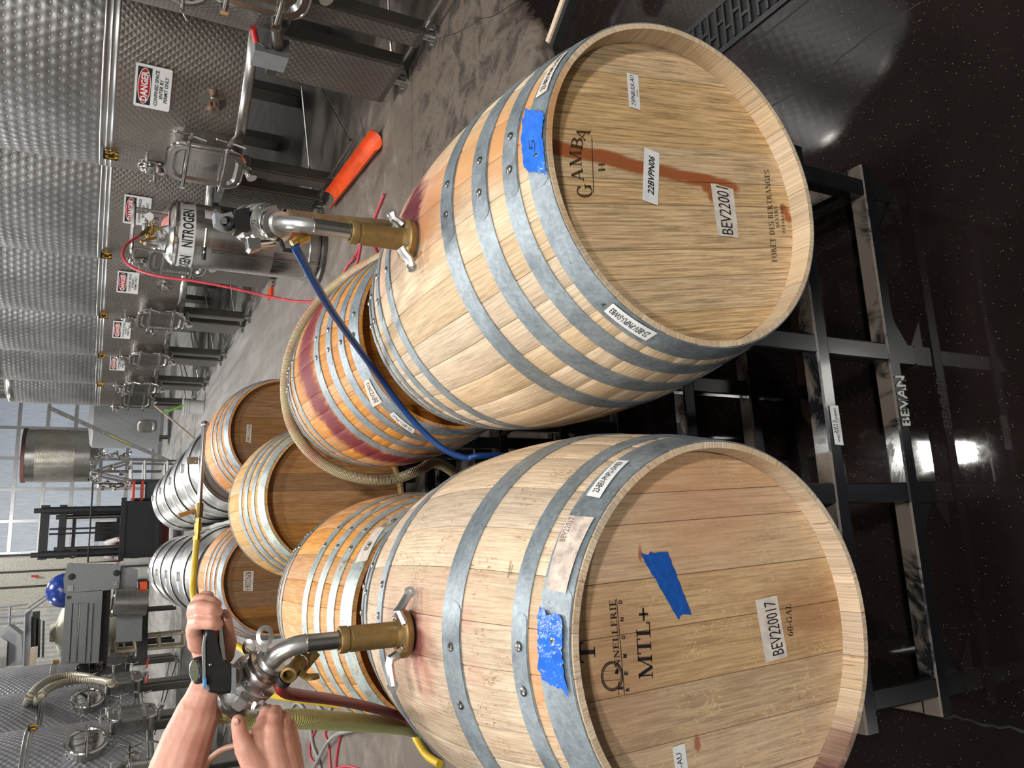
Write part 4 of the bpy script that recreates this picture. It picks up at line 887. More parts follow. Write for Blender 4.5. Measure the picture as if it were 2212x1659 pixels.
    if sign:
        f = F(signphi, .012, 1.575); s_ = mk('danger_sign', loft(MB(), [(rrect(.31, .235, .012), -.006), (rrect(.31, .235, .012), 0)], f), 'paper', t, False)
        mb = MB(); mb.add([f @ V(x, y, .0006) for x, y in ((-.135, .012), (.135, .012), (.135, .103), (-.135, .103))], [(0, 1, 2, 3)]); mk('sign_panel', mb, 'ink', s_, False)
        o = [(-.122 + .244 * i / 1 * 0, 0) for i in range(0)]
        el = lambda rx, ry, z: [f @ V(rx * math.cos(2 * PI * i / 36), .057 + ry * math.sin(2 * PI * i / 36), z) for i in range(36)]
        mb = MB(); mb.add(el(.130, .042, .0010), [tuple(range(36))]); mk('sign_oval', mb, 'paper', s_, False)
        mb = MB(); mb.add(el(.124, .037, .0014), [tuple(range(36))]); mk('sign_oval', mb, 'red_sign', s_, False)
        def tx(s, x0, x1, y0, y1, z, mb, b=.02): vs, fs = sans(s, b); mb.add([f @ V(x0 + a * (x1 - x0), y0 + c_ * (y1 - y0), z) for a, c_ in vs], fs)
        mb = MB(); tx('DANGER', -.108, .108, .036, .078, .0019, mb, .035); mk('sign_lettering', mb, 'paper', s_, False)
        mb = MB(); tx('CONFINED SPACE', -.128, .128, -.032, -.010, .0012, mb); tx('ENTER BY', -.07, .07, -.064, -.042, .0012, mb); tx('PERMIT ONLY', -.095, .095, -.096, -.074, .0012, mb); mk('sign_lettering', mb, 'ink', s_, False)
    if code:
        q = P(1.5, .004, 0); x0, x1 = sorted((q.x, q.x - side * .07)); pl = MB(); pl.box(x0, x1, q.y - .004, q.y, zs - .085, zs + .015); pl.box(x0, x1, q.y - .02, q.y - .001, zs + .012, zs + .018); pz = mk('number_plate', pl, 'ink', t, False)
        mb = MB(); w = (x1 - x0) / 2
        for i, ch in enumerate(code):
            vs, fs = sans(ch, .04); a0 = x0 + w * i + .006; mb.add([(a0 + a * (w - .010), q.y - .0055, zs - .078 + b * .084) for a, b in vs], fs)
        mk('plate_lettering', mb, 'yellow_ink', pz, False)
    if legs:
        for yy, w in ((-1.62 + 2.237 - R + R, .0),): pass
        xf = xc - side * (R - .15)
        for dy, w in ((.16, .17), (.70, .48)):
            y = yc + dy; l = MB(); xl = xc - side * math.sqrt(max(.01, (R - .06) ** 2 - dy * dy)) - side * .0
            xl = xc - side * (R - .12); x0, x1 = sorted((xl, xl + side * .10))
            l.bbox(x0, x1, y - w / 2, y + w / 2, .09, z0 - .03, .01); lo_ = mk('leg', l, 'steel_dark', t, False)
            sh = MB(); xs = xl - side * .0015; sh.add([(xs, y - w / 2 + .02, .13), (xs, y + w / 2 - .02, .13), (xs, y + w / 2 - .02, z0 - .09), (xs, y - w / 2 + .02, z0 - .09)], [(0, 1, 2, 3)], [((0, 0), (w, 0), (w, z0), (0, z0))]); mk('leg_cladding', sh, 'jack_leg', lo_, False)
            ft = MB(); cx_ = xl + side * .05; ft.cyl((cx_, y, 0), (cx_, y, .018), .085, .085, 20); ft.cyl((cx_, y, .018), (cx_, y, .1), .028, .028, 12); ft.cyl((cx_ - side * .055, y, .01), (cx_ - side * .055, y, .035), .011, .011, 8); ft.cyl((cx_ + side * .055, y, .01), (cx_ + side * .055, y, .035), .011, .011, 8); mk('levelling_foot', ft, 'steel', lo_)
        for dy in (-.5, .5):
            l = MB(); xb = xc + side * (R - .3); x0, x1 = sorted((xb, xb + side * .1)); l.bbox(x0, x1, yc + dy * R - .12, yc + dy * R + .12, 0, z0 - .03, .01); mk('rear_leg', l, 'steel_dark', t, False)
        mb = MB(); xx = xc - side * (R - .17)
        mb.tube([(xx, yc - .62, .10), (xx, yc + .62, .10)], .013, 8); mb.tube([(xx, yc - .62, .12), (xc + side * .3, yc, .42)], .011, 8); mb.tube([(xx, yc + .62, .12), (xc + side * .3, yc, .42)], .011, 8); mk('brace_rod', mb, 'steel', t)
    return t
names = ['nearest', 'second', 'third', 'fourth', 'fifth', 'sixth', 'farthest']
codes = ['C6', 'C5', 'C4', 'C3', 'C2', 'C1', '']
for k in range(7):
    lab = ['jacketed steel tank at the top edge, only its clamped door and legs in view',
           'jacketed steel tank with plate C5 and the largest, clearest danger sign',
           'jacketed steel tank behind the nitrogen cylinder, its danger sign partly covered',
           'jacketed steel tank, third danger sign along the row behind the nitrogen cylinder',
           'jacketed steel tank, fourth danger sign along the right hand row',
           'jacketed steel tank, fifth and smallest danger sign of the right hand row',
           'plain end tank of the right hand row, without a danger sign'][k]
    tank(4.12, 3.913 + 2.237 * k, 1.07, 1, .945, 1.85, 3.38, lab, 'tank', 'jacketed wine tanks of the right hand row', code=codes[k], sign=(k < 6 and k != 0), door=14 if k < 6 else 30, lod=0 if k < 3 else 1)
for k, (yc, lab) in enumerate(((8.6, 'jacketed steel tank at the bottom left corner of the picture'), (11.7, 'jacketed steel tank with a big round closed manway, left of the raised arm'), (14.95, 'jacketed steel tank with a round manway, middle of the left hand row'), (18.7, 'jacketed steel tank with an open dark manway and beige hoses, end of the left row'))):
    tank(-3.36, yc, 1.33, -1, 1.02, 2.33, 3.9, lab, 'tank', 'jacketed wine tanks of the left hand row', code='A' + str(4 - k), sign=False, up='jack_left', lo='jack_left', manway=1.71, door=14, doorz=1.22, fl=40 if k == 1 else None)
# red cup hook valve box on the second tank's leg
t = thing('valve_bracket', 'grey box bracket with a red-gripped lever below the top edge tank', 'bracket', (3.0, 4.6, .95))
o = atX(575, 125, 2.95); q = [atX(*p, 2.95) for p in ((548, 118), (610, 118), (608, 152), (552, 150))]
mb = MB(); mb.box(2.93, 3.08, o.y - .08, o.y + .08, o.z - .12, o.z + .08); mk('box', mb, 'grey_paint', t, False)
mb = MB(); mb.tube([atX(547, 60, 2.93), atX(553, 88, 2.91)], .018, 12); mk('grip', mb, 'red_plastic', t)
mb = MB(); mb.tube([atX(550, 84, 2.92), atX(572, 100, 2.95), atX(580, 112, 2.98)], .007, 8); mk('lever', mb, 'steel', t)
mb = MB(); mb.cyl(atX(596, 60, 2.95), atX(600, 100, 3.0), .03, .04, 14); mk('pump_knob', mb, 'steel_dark', t)
# ------------------------------------------------------------ nitrogen cylinder
nx_, ny_ = 2.80, 6.98; T = Matrix.Translation((nx_, ny_, 0)); R = .285
t = thing('nitrogen_cylinder', 'stainless portable cylinder with a white NITROGEN band and a guard ring on top', 'cylinder', (nx_, ny_, 0))
mk('vessel', MB().lathe([(.02, .02), (R - .02, .03), (R, .06), (R, 1.28), (R - .01, 1.31), (R - .05, 1.35), (.14, 1.41), (.02, 1.43)], 48, T), 'steel', t, True, 50)
mk('foot_ring', MB().lathe([(R + .035, 0), (R + .035, .035), (R + .002, .05)], 48, T), 'steel_dark', t)
mk('seam', MB().lathe([(R, .14), (R + .006, .15), (R, .16)], 48, T), 'steel', t)
mk('seam', MB().lathe([(R, 1.275), (R + .010, 1.285), (R + .010, 1.30), (R, 1.31)], 48, T), 'steel_bright', t)
bnd = mk('name_band', MB().lathe([(R + .0015, 1.14), (R + .0015, 1.265)], 48, T), 'paper', t)
vs, fs = sans('NITROGEN', .02)
for k in range(3):
    mb = MB()
    a0 = math.radians(-221 + k * 88); a1 = a0 + math.radians(70); rr_ = R + .0035
    mb.add([(nx_ + rr_ * math.cos(a0 + x * (a1 - a0)), ny_ + rr_ * math.sin(a0 + x * (a1 - a0)), 1.160 + y * .085) for x, y in vs], fs)
    mk('lettering', mb, 'ink', bnd, False)
mb = MB(); ring = [(nx_ + .22 * math.cos(a * PI / 12), ny_ + .22 * math.sin(a * PI / 12), 1.62) for a in range(25)]; mb.tube(ring, .015, 8)
for a in (.3, 1.87, 3.44, 5.0): mb.tube([(nx_ + .22 * math.cos(a), ny_ + .22 * math.sin(a), 1.62), (nx_ + .22 * math.cos(a), ny_ + .22 * math.sin(a), 1.36)], .012, 8)
mk('guard_ring', mb, 'steel', t)
vb = MB(); vb.tube([(nx_ - .02, ny_ - .1, 1.40), (nx_ - .02, ny_ - .1, 1.50)], .014, 8); vb.tube([(nx_ - .08, ny_ - .1, 1.47), (nx_ + .05, ny_ - .1, 1.47)], .016, 8); vb.sphere((nx_ - .1, ny_ - .12, 1.5), .026); vb.tube([(nx_ - .12, ny_ - .14, 1.44), (nx_ - .2, ny_ - .2, 1.56)], .012, 8); mk('brass_regulator', vb, 'brass_bright', t)
vb = MB(); vb.cyl((nx_ + .04, ny_ - .2, 1.50), (nx_ + .03, ny_ - .22, 1.50), .035, n=18); vb.cyl((nx_ + .03, ny_ - .23, 1.50), (nx_ + .0295, ny_ - .231, 1.50), .03, n=18); mk('pressure_gauge', vb, 'paper', t)
for i, (dx, dy, z) in enumerate(((.1, -.08, 1.5), (.0, -.04, 1.52), (.08, .06, 1.5), (-.1, .04, 1.5), (.02, -.16, 1.45))):
    vb = MB(); vb.cyl((nx_ + dx, ny_ + dy, 1.38), (nx_ + dx, ny_ + dy, z), .01, n=8); vb.lathe([(.001, .0), (.03, .0), (.035, .012), (.03, .03), (.001, .03)], 12, Matrix.Translation((nx_ + dx, ny_ + dy, z))); mk('valve_knob', vb, 'white_plastic' if i % 2 else 'steel_bright', t)
def bandpatch(a0, a1, z0, z1, mat, name, off=.002):
    mb = MB(); vs = []; k = 8
    for i in range(k + 1):
        a = a0 + (a1 - a0) * i / k
        for z in (z0, z1): vs.append((nx_ + (R + off) * math.cos(a), ny_ + (R + off) * math.sin(a), z))
    mb.add(vs, [(2 * i, 2 * i + 2, 2 * i + 3, 2 * i + 1) for i in range(k)]); return mk(name, mb, mat, t)
bandpatch(-3.0, -2.15, .17, .47, 'steel_bright', 'polished_patch'); bandpatch(-1.35, -1.0, .95, 1.07, 'paper', 'data_label')
mb = MB(); vs = [(nx_ + r_ * math.cos(a), ny_ + r_ * math.sin(a), z) for a in (-1.7, -1.5, -1.3, -1.1) for r_, z in ((.245, 1.351), (.16, 1.408))]; mb.add(vs, [(0, 1, 3, 2), (2, 3, 5, 4), (4, 5, 7, 6)]); mk('pink_label', mb, plain('pink_label', (226, 158, 150), .6), t)
mb = MB(); 
for a in (-1.25, -2.35): mb.tube([(nx_ + (R + .03) * math.cos(a), ny_ + (R + .03) * math.sin(a), z) for z in (.07, .14, .5, .95, 1.0)], .007, 8)
mk('side_tube', mb, 'steel', t)
mb = MB(); mb.tube([(nx_ - .05, ny_ - R - .05, 1.06), (nx_ - .25, ny_ - R + .03, 1.065)], .012, 8); mk('tow_handle', mb, 'steel', t)
mb = MB(); mb.tube([(nx_ - .2, ny_ - R + .015, 1.065), (nx_ - .30, ny_ - R + .06, 1.065)], .018, 8); mk('handle_grip', mb, 'black_plastic', t)
# thin red hose from the regulator down to the floor behind the barrels
pp = [atY(302, 509, 6.8), atY(272, 530, 6.75), atY(266, 556, 6.7), atY(290, 580, 6.6), atY(345, 597, 6.5), atY(420, 607, 6.4), atY(500, 622, 6.3), atY(580, 640, 6.2), atY(660, 652, 6.0), atY(740, 640, 5.7), (2.0, 5.2, .02)]
mb = MB(); mb.tube(pp, .011, 10, smooth=5); tag(mk('gas_hose', mb, 'pink_hose'), 'thin red hose curving down from the nitrogen cylinder to the floor', 'hose')
mb = MB(); mb.tube([atY(322, 492, 6.85), atY(302, 510, 6.8)], .016, 10); mk('hose_end', mb, 'brass_dark', t)
# red hose lying on the floor beyond the right front barrel
mb = MB(); mb.tube([atZ(742, 590, .012), atZ(752, 572, .012), atZ(762, 560, .03), atZ(770, 548, .012), atZ(778, 530, .012), atZ(772, 565, .012), atZ(765, 578, .012), atZ(745, 640, .012), (2.2, 4.2, .012)], .010, 8, smooth=5); mb.tube([atZ(822, 560, .012), atZ(812, 540, .012), atZ(800, 500, .012), atZ(830, 420, .012)], .010, 8, smooth=5)
tag(mk('floor_hose', mb, 'pink_hose'), 'thin red hose on the floor just beyond the right front barrel', 'hose')
# orange half-pipe gutter lying by the tank feet
p0, p1 = atZ(724, 436, 0), atZ(826, 308, 0); ax_ = (p1 - p0).normalized(); m = frame(p0 + V(0, 0, .085), ax_, (0, 0, 1)); L = (p1 - p0).length
mb = MB(); pr = []; k = 14; vs = []
for zz in (0, L):
    for i in range(k + 1):
        a = math.radians(95 + 170 * i / k + 12)
        for r_ in (.085, .080): vs.append((r_ * math.cos(a), r_ * math.sin(a), zz))
w = 2 * (k + 1); fs = []
for i in range(k):
    fs += [(2 * i, 2 * i + 2, w + 2 * i + 2, w + 2 * i), (2 * i + 1, w + 2 * i + 1, w + 2 * i + 3, 2 * i + 3), (2 * i, 2 * i + 1, 2 * i + 3, 2 * i + 2), (w + 2 * i, w + 2 * i + 2, w + 2 * i + 3, w + 2 * i + 1)]
fs += [(0, w, w + 1, 1), (2 * k, 2 * k + 1, w + 2 * k + 1, w + 2 * k)]
mb.add(vs, fs, None, m); tag(mk('plastic_gutter', mb, 'orange'), 'orange plastic half-pipe lying on the floor between tank feet and right front barrel', 'gutter')
p0, p1 = atZ(600, 610, 0), atZ(575, 655, 0); mb = MB(); m = frame((p0 + p1) / 2, (0, 0, 1), p1 - p0); mb.prism([(-.12, -.05), (.1, -.07), (.13, .05), (.02, .03), (-.1, .09)], .0, .03, m)
tag(mk('orange_scrap', mb, 'orange'), 'small orange plastic piece on the floor behind the nitrogen cylinder', 'scraper')
# squeegee at the top edge
t = thing('floor_squeegee', 'pale wooden board with a black rubber edge at the top edge of the picture', 'squeegee', tuple(atZ(1215, 80, 0)))
a, b = atZ(1206, 100, 0), atZ(1258, -40, 0); d = (b - a); m = frame(a, (0, 0, 1), d); Ls = d.length
mk('blade', MB().box(0, Ls, -.03, .004, .0, .045, m), 'rubber', t, False); mk('board', MB().box(0, Ls, .004, .035, .012, .055, m), 'wood_board', t, False)
# ------------------------------------------------------------ far end of the hall
# stainless tanks standing before the big door
t = thing('standing_tank', 'stainless tank with a pressed band and brown rim, standing before the sectional door', 'tank', (3.13, 27.0, 0))
T = Matrix.Translation((3.13, 27.0, 0)); R = .80
mk('shell', MB().lathe([(R, 2.0), (R, 2.41)], 40, T), 'steel', t); mk('pressed_band', MB().lathe([(R + .006, 2.41), (R + .006, 3.43)], 40, T, uvs=R), jacket('coarse_pressed_band', 'diamond', (184, 180, 170), .22), t)
mk('upper_shell', MB().lathe([(R, 3.43), (R, 3.72)], 40, T), 'steel', t)
mk('rim', MB().lathe([(R + .02, 3.68), (R + .02, 3.78), (R - .03, 3.78)], 40, T), plain('brown_rim_paint', (78, 44, 40), .5), t)
mk('cone', MB().lathe([(R, 2.0), (.12, 1.72), (.06, 1.5)], 40, T), 'steel', t)
for a in (.6, 2.2, 3.9, 5.5): mk('leg', MB().cyl((3.13 + .72 * math.cos(a), 27.0 + .72 * math.sin(a), 0), (3.13 + .72 * math.cos(a), 27.0 + .72 * math.sin(a), 2.05), .035, n=10), 'steel_dark', t)
t = thing('plain_tank', 'low smooth grey tank with a rounded hatch near its foot, right of the fittings cart', 'tank', (3.82, 24.05, 0))
T = Matrix.Translation((3.82, 24.05, 0)); mk('shell', MB().lathe([(.8, .30), (.8, 1.95), (.7, 2.02), (.02, 2.1)], 40, T), 'grey_paint', t, True, 40)
for a in (.6, 2.2, 3.9, 5.5): mk('leg', MB().cyl((3.82 + .7 * math.cos(a), 24.05 + .7 * math.sin(a), 0), (3.82 + .7 * math.cos(a), 24.05 + .7 * math.sin(a), .34), .035, n=10), 'steel_dark', t)
f = frame((3.82 - .8 * math.sin(.35), 24.05 - .8 * math.cos(.35), .66), (-math.sin(.35), -math.cos(.35), 0), (math.cos(.35), -math.sin(.35), 0))
mk('hatch', loft(MB(), [(rrect(.34, .44, .12), -.03), (rrect(.34, .44, .12), .06), (rrect(.28, .38, .1), .07), (rrect(.22, .32, .08), .05)], f), 'steel', t, True, 30)
# portable steel fittings panel between the tanks and cart: a cluster of valves on the end tanks
# straight ladder leaning on the tank row
t = thing('ladder', 'straight aluminium ladder leaning across the end of the right tank row', 'ladder', tuple(atZ(370, 1000)))
b0 = atZ(372, 999); u0_ = atY(108, 882, b0.y - 1.4)
dv = (u0_ - b0); sd = V(.0, .36, 0)
for off in (sd * -.5, sd * .5): mk('rail', MB().tube([b0 + off, u0_ + off], .030, 6), 'alu', t, False)
for k in range(11): p = b0 + dv * ((k + .5) / 11); mk('rung', MB().tube([p - sd * .5, p + sd * .5], .018, 6), 'alu', t, False)
p = b0 + dv * .45; mb = MB(); mb.tube([p - sd * .5 - dv * .09 + V(-.032, 0, 0), p - sd * .5 + dv * .09 + V(-.032, 0, 0)], .014, 4); mk('warning_strip', mb, plain('yellow_warning_strip', (206, 200, 50), .5), t, False)
a, b = atZ(420, 948), atY(326, 868, 17.5); mb = MB(); m = frame(a, b - a, (0, 1, 0)); mb.box(-.06, .06, -.015, .015, 0, (b - a).length, m)
tag(mk('leaning_plank', mb, plain('grey_brown_plank', (150, 134, 120), .6)), 'grey-brown plank leaning on the tanks beside the white bucket', 'plank')
# white bucket and green tool
c = atZ(440, 880); t = thing('bucket', 'white plastic bucket on the floor by the last tanks', 'bucket', tuple(c)); T = Matrix.Translation(c)
mk('body', MB().lathe([(.001, .005), (.13, .005), (.15, .36), (.155, .37), (.155, .385), (.142, .385), (.12, .02), (.001, .015)], 28, T), 'white_plastic', t, True, 40)
for z in (.29, .33, .37): mk('rib', MB().lathe([(.149, z - .008), (.162, z - .006), (.162, z + .006), (.149, z + .008)], 28, T), 'white_plastic', t)
a = atY(352, 893, c.y + .1); mb = MB(); mb.tube([c + V(.05, 0, .33), (c + V(.05, 0, .33)) * .4 + a * .6, a], .022, 8, smooth=3); tag(mk('green_tool', mb, 'green'), 'green plastic handle sticking out of the white bucket', 'tool')
# cart hung with pipe fittings
Yc_ = 20.0; q = lambda x, y, Y=Yc_: atY(x, y, Y)
t = thing('fittings_cart', 'steel A-frame cart hung with shiny pipe fittings', 'cart', (1.97, Yc_, 0))
ap = q(197, 1018); l0, l1 = q(284, 993), q(284, 1037); b0_, b1_ = q(362, 995), q(362, 1037); m0, m1 = q(313, 994), q(313, 1036)
for dy in (0, .8):
    D_ = V(0, dy, 0)
    for a, b in ((ap, l0), (ap, l1), (l0, l1), (m0, m1), (l0, b0_), (l1, b1_), (b0_, b1_)):
        mk('frame_tube', MB().tube([a + D_, b + D_], .028, 8), 'alu', t)
for a in (ap, l0, l1, b0_, b1_): mk('frame_tube', MB().tube([a, a + V(0, .8, 0)], .022, 8), 'alu', t)
for a in (b0_, b1_): 
    z = a.z
    mk('caster', MB().cyl((a.x - .02, a.y, .06), (a.x + .02, a.y, .06), .06, n=14), 'rubber', t); mk('caster_stem', MB().cyl((a.x, a.y, .06), (a.x, a.y, z), .02, n=8), 'steel_dark', t)
    mk('caster', MB().cyl((a.x - .02, a.y + .8, .06), (a.x + .02, a.y + .8, .06), .06, n=14), 'rubber', t); mk('caster_stem', MB().cyl((a.x, a.y + .8, .06), (a.x, a.y + .8, z), .02, n=8), 'steel_dark', t)
random.seed(12); fit0 = None
spots = [(atY(x, y, Yc_ - .06)) for x, y in [(206 + i * 9, 988 - (i % 3) * 5) for i in range(9)] + [(205 + i * 8.5, 1042 + (i % 3) * 6) for i in range(10)] + [(196, 1000), (195, 1035), (212, 1030), (240, 1010), (262, 1022), (276, 1010)]]
for i, p in enumerate(spots):
    if fit0 is None:
        mb = MB(); s_ = .045
        mb.lathe([(.4 * s_, -s_), (s_, -s_), (s_, -.7 * s_), (.55 * s_, -.6 * s_), (.55 * s_, .5 * s_), (1.1 * s_, .6 * s_), (1.1 * s_, .9 * s_), (.5 * s_, .95 * s_)], 14); mb.cyl((0, 0, 0), (.09, 0, .02), .018, n=8); mb.sphere((.1, 0, .025), .024, 8)
        fit0 = mk('pipe_fitting', mb, 'steel_bright'); o = fit0
    else: o = fit0.copy(); C.objects.link(o)
    o.location = p; o.rotation_euler = (random.uniform(0, 3), random.uniform(0, 3), random.uniform(0, 3)); tag(o, 'small shiny steel pipe fitting hung on the A-frame cart', 'pipe fitting', 'pipe fittings on the cart')
mb = MB(); mb.lathe([(.09, 0), (.11, .02), (.09, .04)], 20, frame(atY(240, 1040, Yc_ + .3), (0, -1, .3)))
# red and dark boxes behind the drums
t = thing('parts_trolley', 'dark trolley with red shelves right of the forklift', 'trolley', tuple(atZ(352, 1052)))
p0, p1 = q(278, 1078, 19.6), q(345, 1040, 19.6); x0, x1 = sorted((p0.x, p1.x)); z1_ = p0.z
mk('cabinet', MB().bbox(x0, x1, 19.6, 20.1, .05, z1_ - .35, .01), plain('teal_dark_box', (52, 62, 64), .5), t, False)
for z in (z1_ - .30, z1_ - .12): mk('shelf', MB().bbox(x0 - .02, x1 + .02, 19.58, 20.12, z, z + .05, .004), plain('red_shelf', (196, 66, 54), .5), t, False)
for x in (x0, x1):
    for y in (19.6, 20.1): mk('post', MB().cyl((x, y, 0), (x, y, z1_ - .05), .02, n=8), 'dark_grey', t)
# forklift seen from its mast side
Yf = 19.0; q = lambda x, y, Y=Yf: atY(x, y, Y)
xa, xb = .03, 1.16; t = thing('forklift', 'black forklift mast with carriage standing before the sectional door', 'forklift', (.6, 19.6, 0))
for x in (xa + .02, xb - .20):
    mk('mast_upright', MB().bbox(x, x + .16, 19.05, 19.25, .12, 2.72, .02), 'fork_black', t, False); mk('mast_channel', MB().bbox(x + .03, x + .13, 18.95, 19.05, .3, 2.9, .02), 'fork_black', t, False)
for z, h in ((2.62, .16), (2.3, .14), (1.0, .16)): mk('mast_crossbar', MB().box(xa, xb, 19.06, 19.22, z, z + h), 'fork_black', t, False)
for x in (xa + .2, xb - .26): mk('lift_cylinder', MB().cyl((x, 19.15, .3), (x, 19.15, 2.5), .045, n=12), 'steel_dark', t)
mk('chain', MB().tube([(.55, 18.98, 2.6), (.55, 18.98, .7)], .02, 6), 'fork_black', t); mk('chain', MB().tube([(.65, 18.98, 2.6), (.65, 18.98, .7)], .02, 6), 'fork_black', t)
mk('carriage', MB().bbox(xa - .05, xb + .05, 18.86, 18.95, .45, 1.28, .01), 'fork_black', t, False)
for z in (1.18, .5): mk('carriage_bar', MB().bbox(xa - .1, xb + .12, 18.8, 18.87, z, z + .1, .008), 'fork_black', t, False)
bx = MB(); bx.tube([(xa - .1, 18.82, 1.25), (xa - .1, 18.82, 1.85), (xb + .42, 18.82, 1.85), (xb + .42, 18.82, 1.25)], .018, 6); mk('load_backrest', bx, 'fork_black', t)
for x in (.25, .8): mk('fork', MB().prism([(x, 18.8), (x + .1, 18.8), (x + .1, 17.9), (x + .02, 17.75), (x + .0, 17.9)], .08, .12), 'fork_black', t, False)
mk('body', MB().bbox(xa - .02, xb + .02, 19.5, 21.3, .25, 1.05, .08), 'fork_red', t, False); mk('counterweight', MB().bbox(xa, xb, 21.2, 21.7, .3, 1.3, .15), 'fork_black', t, False)
for x in (xa - .02, xb - .18):
    for y in (19.55, 21.2): mk('wheel', MB().cyl((x, y, .27), (x + .2, y, .27), .27, n=24), 'rubber', t)
for x in (xa + .05, xb - .1):
    mk('overhead_guard_post', MB().tube([(x, 19.5, 1.05), (x, 19.65, 2.15), (x, 21.0, 2.2), (x, 21.3, 1.1)], .03, 8), 'fork_black', t)
for k in range(6): mk('overhead_guard_bar', MB().box(xa, xb, 19.7 + k * .24, 19.74 + k * .24, 2.15, 2.2), 'fork_black', t, False)
mk('seat', MB().bbox(.4, .85, 20.3, 20.8, 1.05, 1.2, .03), 'black_plastic', t, False); mk('seat_back', MB().bbox(.4, .85, 20.75, 20.85, 1.2, 1.75, .03), 'black_plastic', t, False)
mk('headlamp', MB().lathe([(.001, .04), (.07, .03), (.075, 0), (.05, -.05)], 20, frame(q(160, 1196, 19.0), (0, -1, 0))), 'steel_bright', t); mk('headlamp_housing', MB().lathe([(.076, .02), (.09, .02), (.09, -.08), (.001, -.1)], 20, frame(q(160, 1196, 19.0), (0, -1, 0))), 'fork_black', t)
# steel press with its grey cabinets
def quadbox(name, pix, Y0, dep, mat, par, ch=.0):
    P = [atY(x, y, Y0) for x, y in pix]; k = len(P); mb = MB(); vs = [V(p.x, Y0, p.z) for p in P] + [V(p.x, Y0 + dep, p.z) for p in P]
    mb.add(vs, [tuple(range(k)), tuple(range(2 * k - 1, k - 1, -1))] + [(i, (i + 1) % k, k + (i + 1) % k, k + i) for i in range(k)]); return mk(name, mb, mat, par, False)
t = thing('wine_press', 'grey wine press cabinet with slatted cover and blue dome, left of the forklift', 'press', (-.6, 17.0, 0))
h = quadbox('hood', [(146, 1217), (261, 1221), (257, 1272), (139, 1281), (137, 1250)], 17.0, 1.6, 'grey_paint', t)
for x, y in ((155, 1246), (252, 1238)): mk('hood_knob', MB().lathe([(.06, 0), (.06, .02), (.001, .025)], 18, frame(atY(x, y, 16.999), (0, -1, 0))), 'black_plastic', h)
quadbox('hood_box', [(146, 1265), (159, 1264), (158, 1276), (146, 1277)], 16.98, .02, 'steel', h); quadbox('hood_box', [(243, 1256), (254, 1255), (253, 1266), (243, 1267)], 16.98, .02, 'steel', h)
quadbox('side_panel', [(262, 1225), (298, 1230), (296, 1272), (258, 1273)], 17.1, 1.4, 'grey_paint', t)
quadbox('cabinet', [(142, 1281), (222, 1276), (213, 1432), (131, 1436)], 17.0, 1.5, 'grey_paint', t)
for x0_, x1_ in ((146, 156), (159, 170), (174, 190), (194, 201)):
    quadbox('slat', [(x0_, 1305), (x1_, 1303), (x1_ - 7, 1430), (x0_ - 7, 1432)], 16.96, .05, 'grey_paint', t)
quadbox('light_slot', [(171.5, 1304), (173.5, 1304), (165.5, 1430), (163, 1430)], 16.95, .04, 'steel_bright', t)
pt = Patch([(150, 1300), (150, 1288), (146, 1288), (146, 1300)], lambda x, y: (lambda v: (v.x, v.z))(atY(x, y, 16.99)), lambda x, z, off: V(x, 16.99 - off, z))
mb = pt.text(sans('CMA', .03), 0, 1, 0, 1, .001); mk('cabinet_mark', mb, 'ink', t, False) if False else None
quadbox('cabinet_mark', [(145, 1287), (147, 1287), (147, 1294), (145, 1294)], 16.985, .01, 'ink', t); quadbox('cabinet_mark', [(149, 1288), (154, 1288), (154, 1289.5), (151, 1292), (154, 1293.5), (149, 1294)], 16.985, .01, 'ink', t)
quadbox('frame', [(222, 1277), (240, 1275), (232, 1425), (213, 1430)], 17.3, .3, 'dark_grey', t)
quadbox('frame', [(300, 1255), (322, 1255), (318, 1425), (296, 1425)], 17.6, .3, 'dark_grey', t)
dm = atY(141, 1275, 18.2); mk('blue_dome', MB().sphere(tuple(dm), .34, 28), 'blue_dome', t)
c0, c1 = atY(245, 1301, 16.8), atY(318, 1301, 16.8); mk('drain_drum', MB().cyl(c1, c0, .26, n=28), 'steel', t); mk('drum_rim', MB().lathe([(.26, -.02), (.275, 0), (.26, .02)], 28, frame(c0, c0 - c1)), 'steel_bright', t)
quadbox('lower_panel', [(252, 1328), (308, 1328), (306, 1385), (250, 1387)], 17.0, .2, 'grey_paint', t)
quadbox('control_box', [(302, 1257), (318, 1256), (318, 1274), (303, 1275)], 16.7, .15, 'orange', t)
# cream tank, stairs and railings left of the press
t = thing('cream_tank', 'cream plastic tank half hidden behind the grey press cabinet', 'tank', (-1.9, 20.5, 0)); c = atY(110, 1370, 20.0)
mk('body', MB().lathe([(.02, 1.15), (.62, 1.15), (.65, 1.22), (.65, 2.05), (.5, 2.3), (.2, 2.4), (.18, 2.5), (.001, 2.5)], 32, Matrix.Translation((c.x, 20.3, 0))), 'cream', t, True, 50)
t = thing('platform_stairs', 'grey steel stair with handrails at the left edge of the picture', 'stairs', (-2.6, 19.5, 0)); q = lambda x, y, Y=19.5: atY(x, y, Y)
for a, b in (((131, 1272), (55, 1325)), ((55, 1325), (52, 1440)), ((0, 1333), (52, 1330)), ((0, 1347), (50, 1346)), ((22, 1310), (20, 1350)), ((125, 1268), (60, 1312)), ((0, 1312), (60, 1305))):
    mk('handrail', MB().tube([q(*a), q(*b)], .022, 8), 'grey_paint', t)
quadbox('stair_side', [(56, 1328), (68, 1318), (66, 1437), (50, 1440)], 19.6, .06, 'grey_paint', t); quadbox('stair_side', [(70, 1322), (86, 1320), (84, 1395), (68, 1398)], 19.9, .1, 'dark_grey', t)
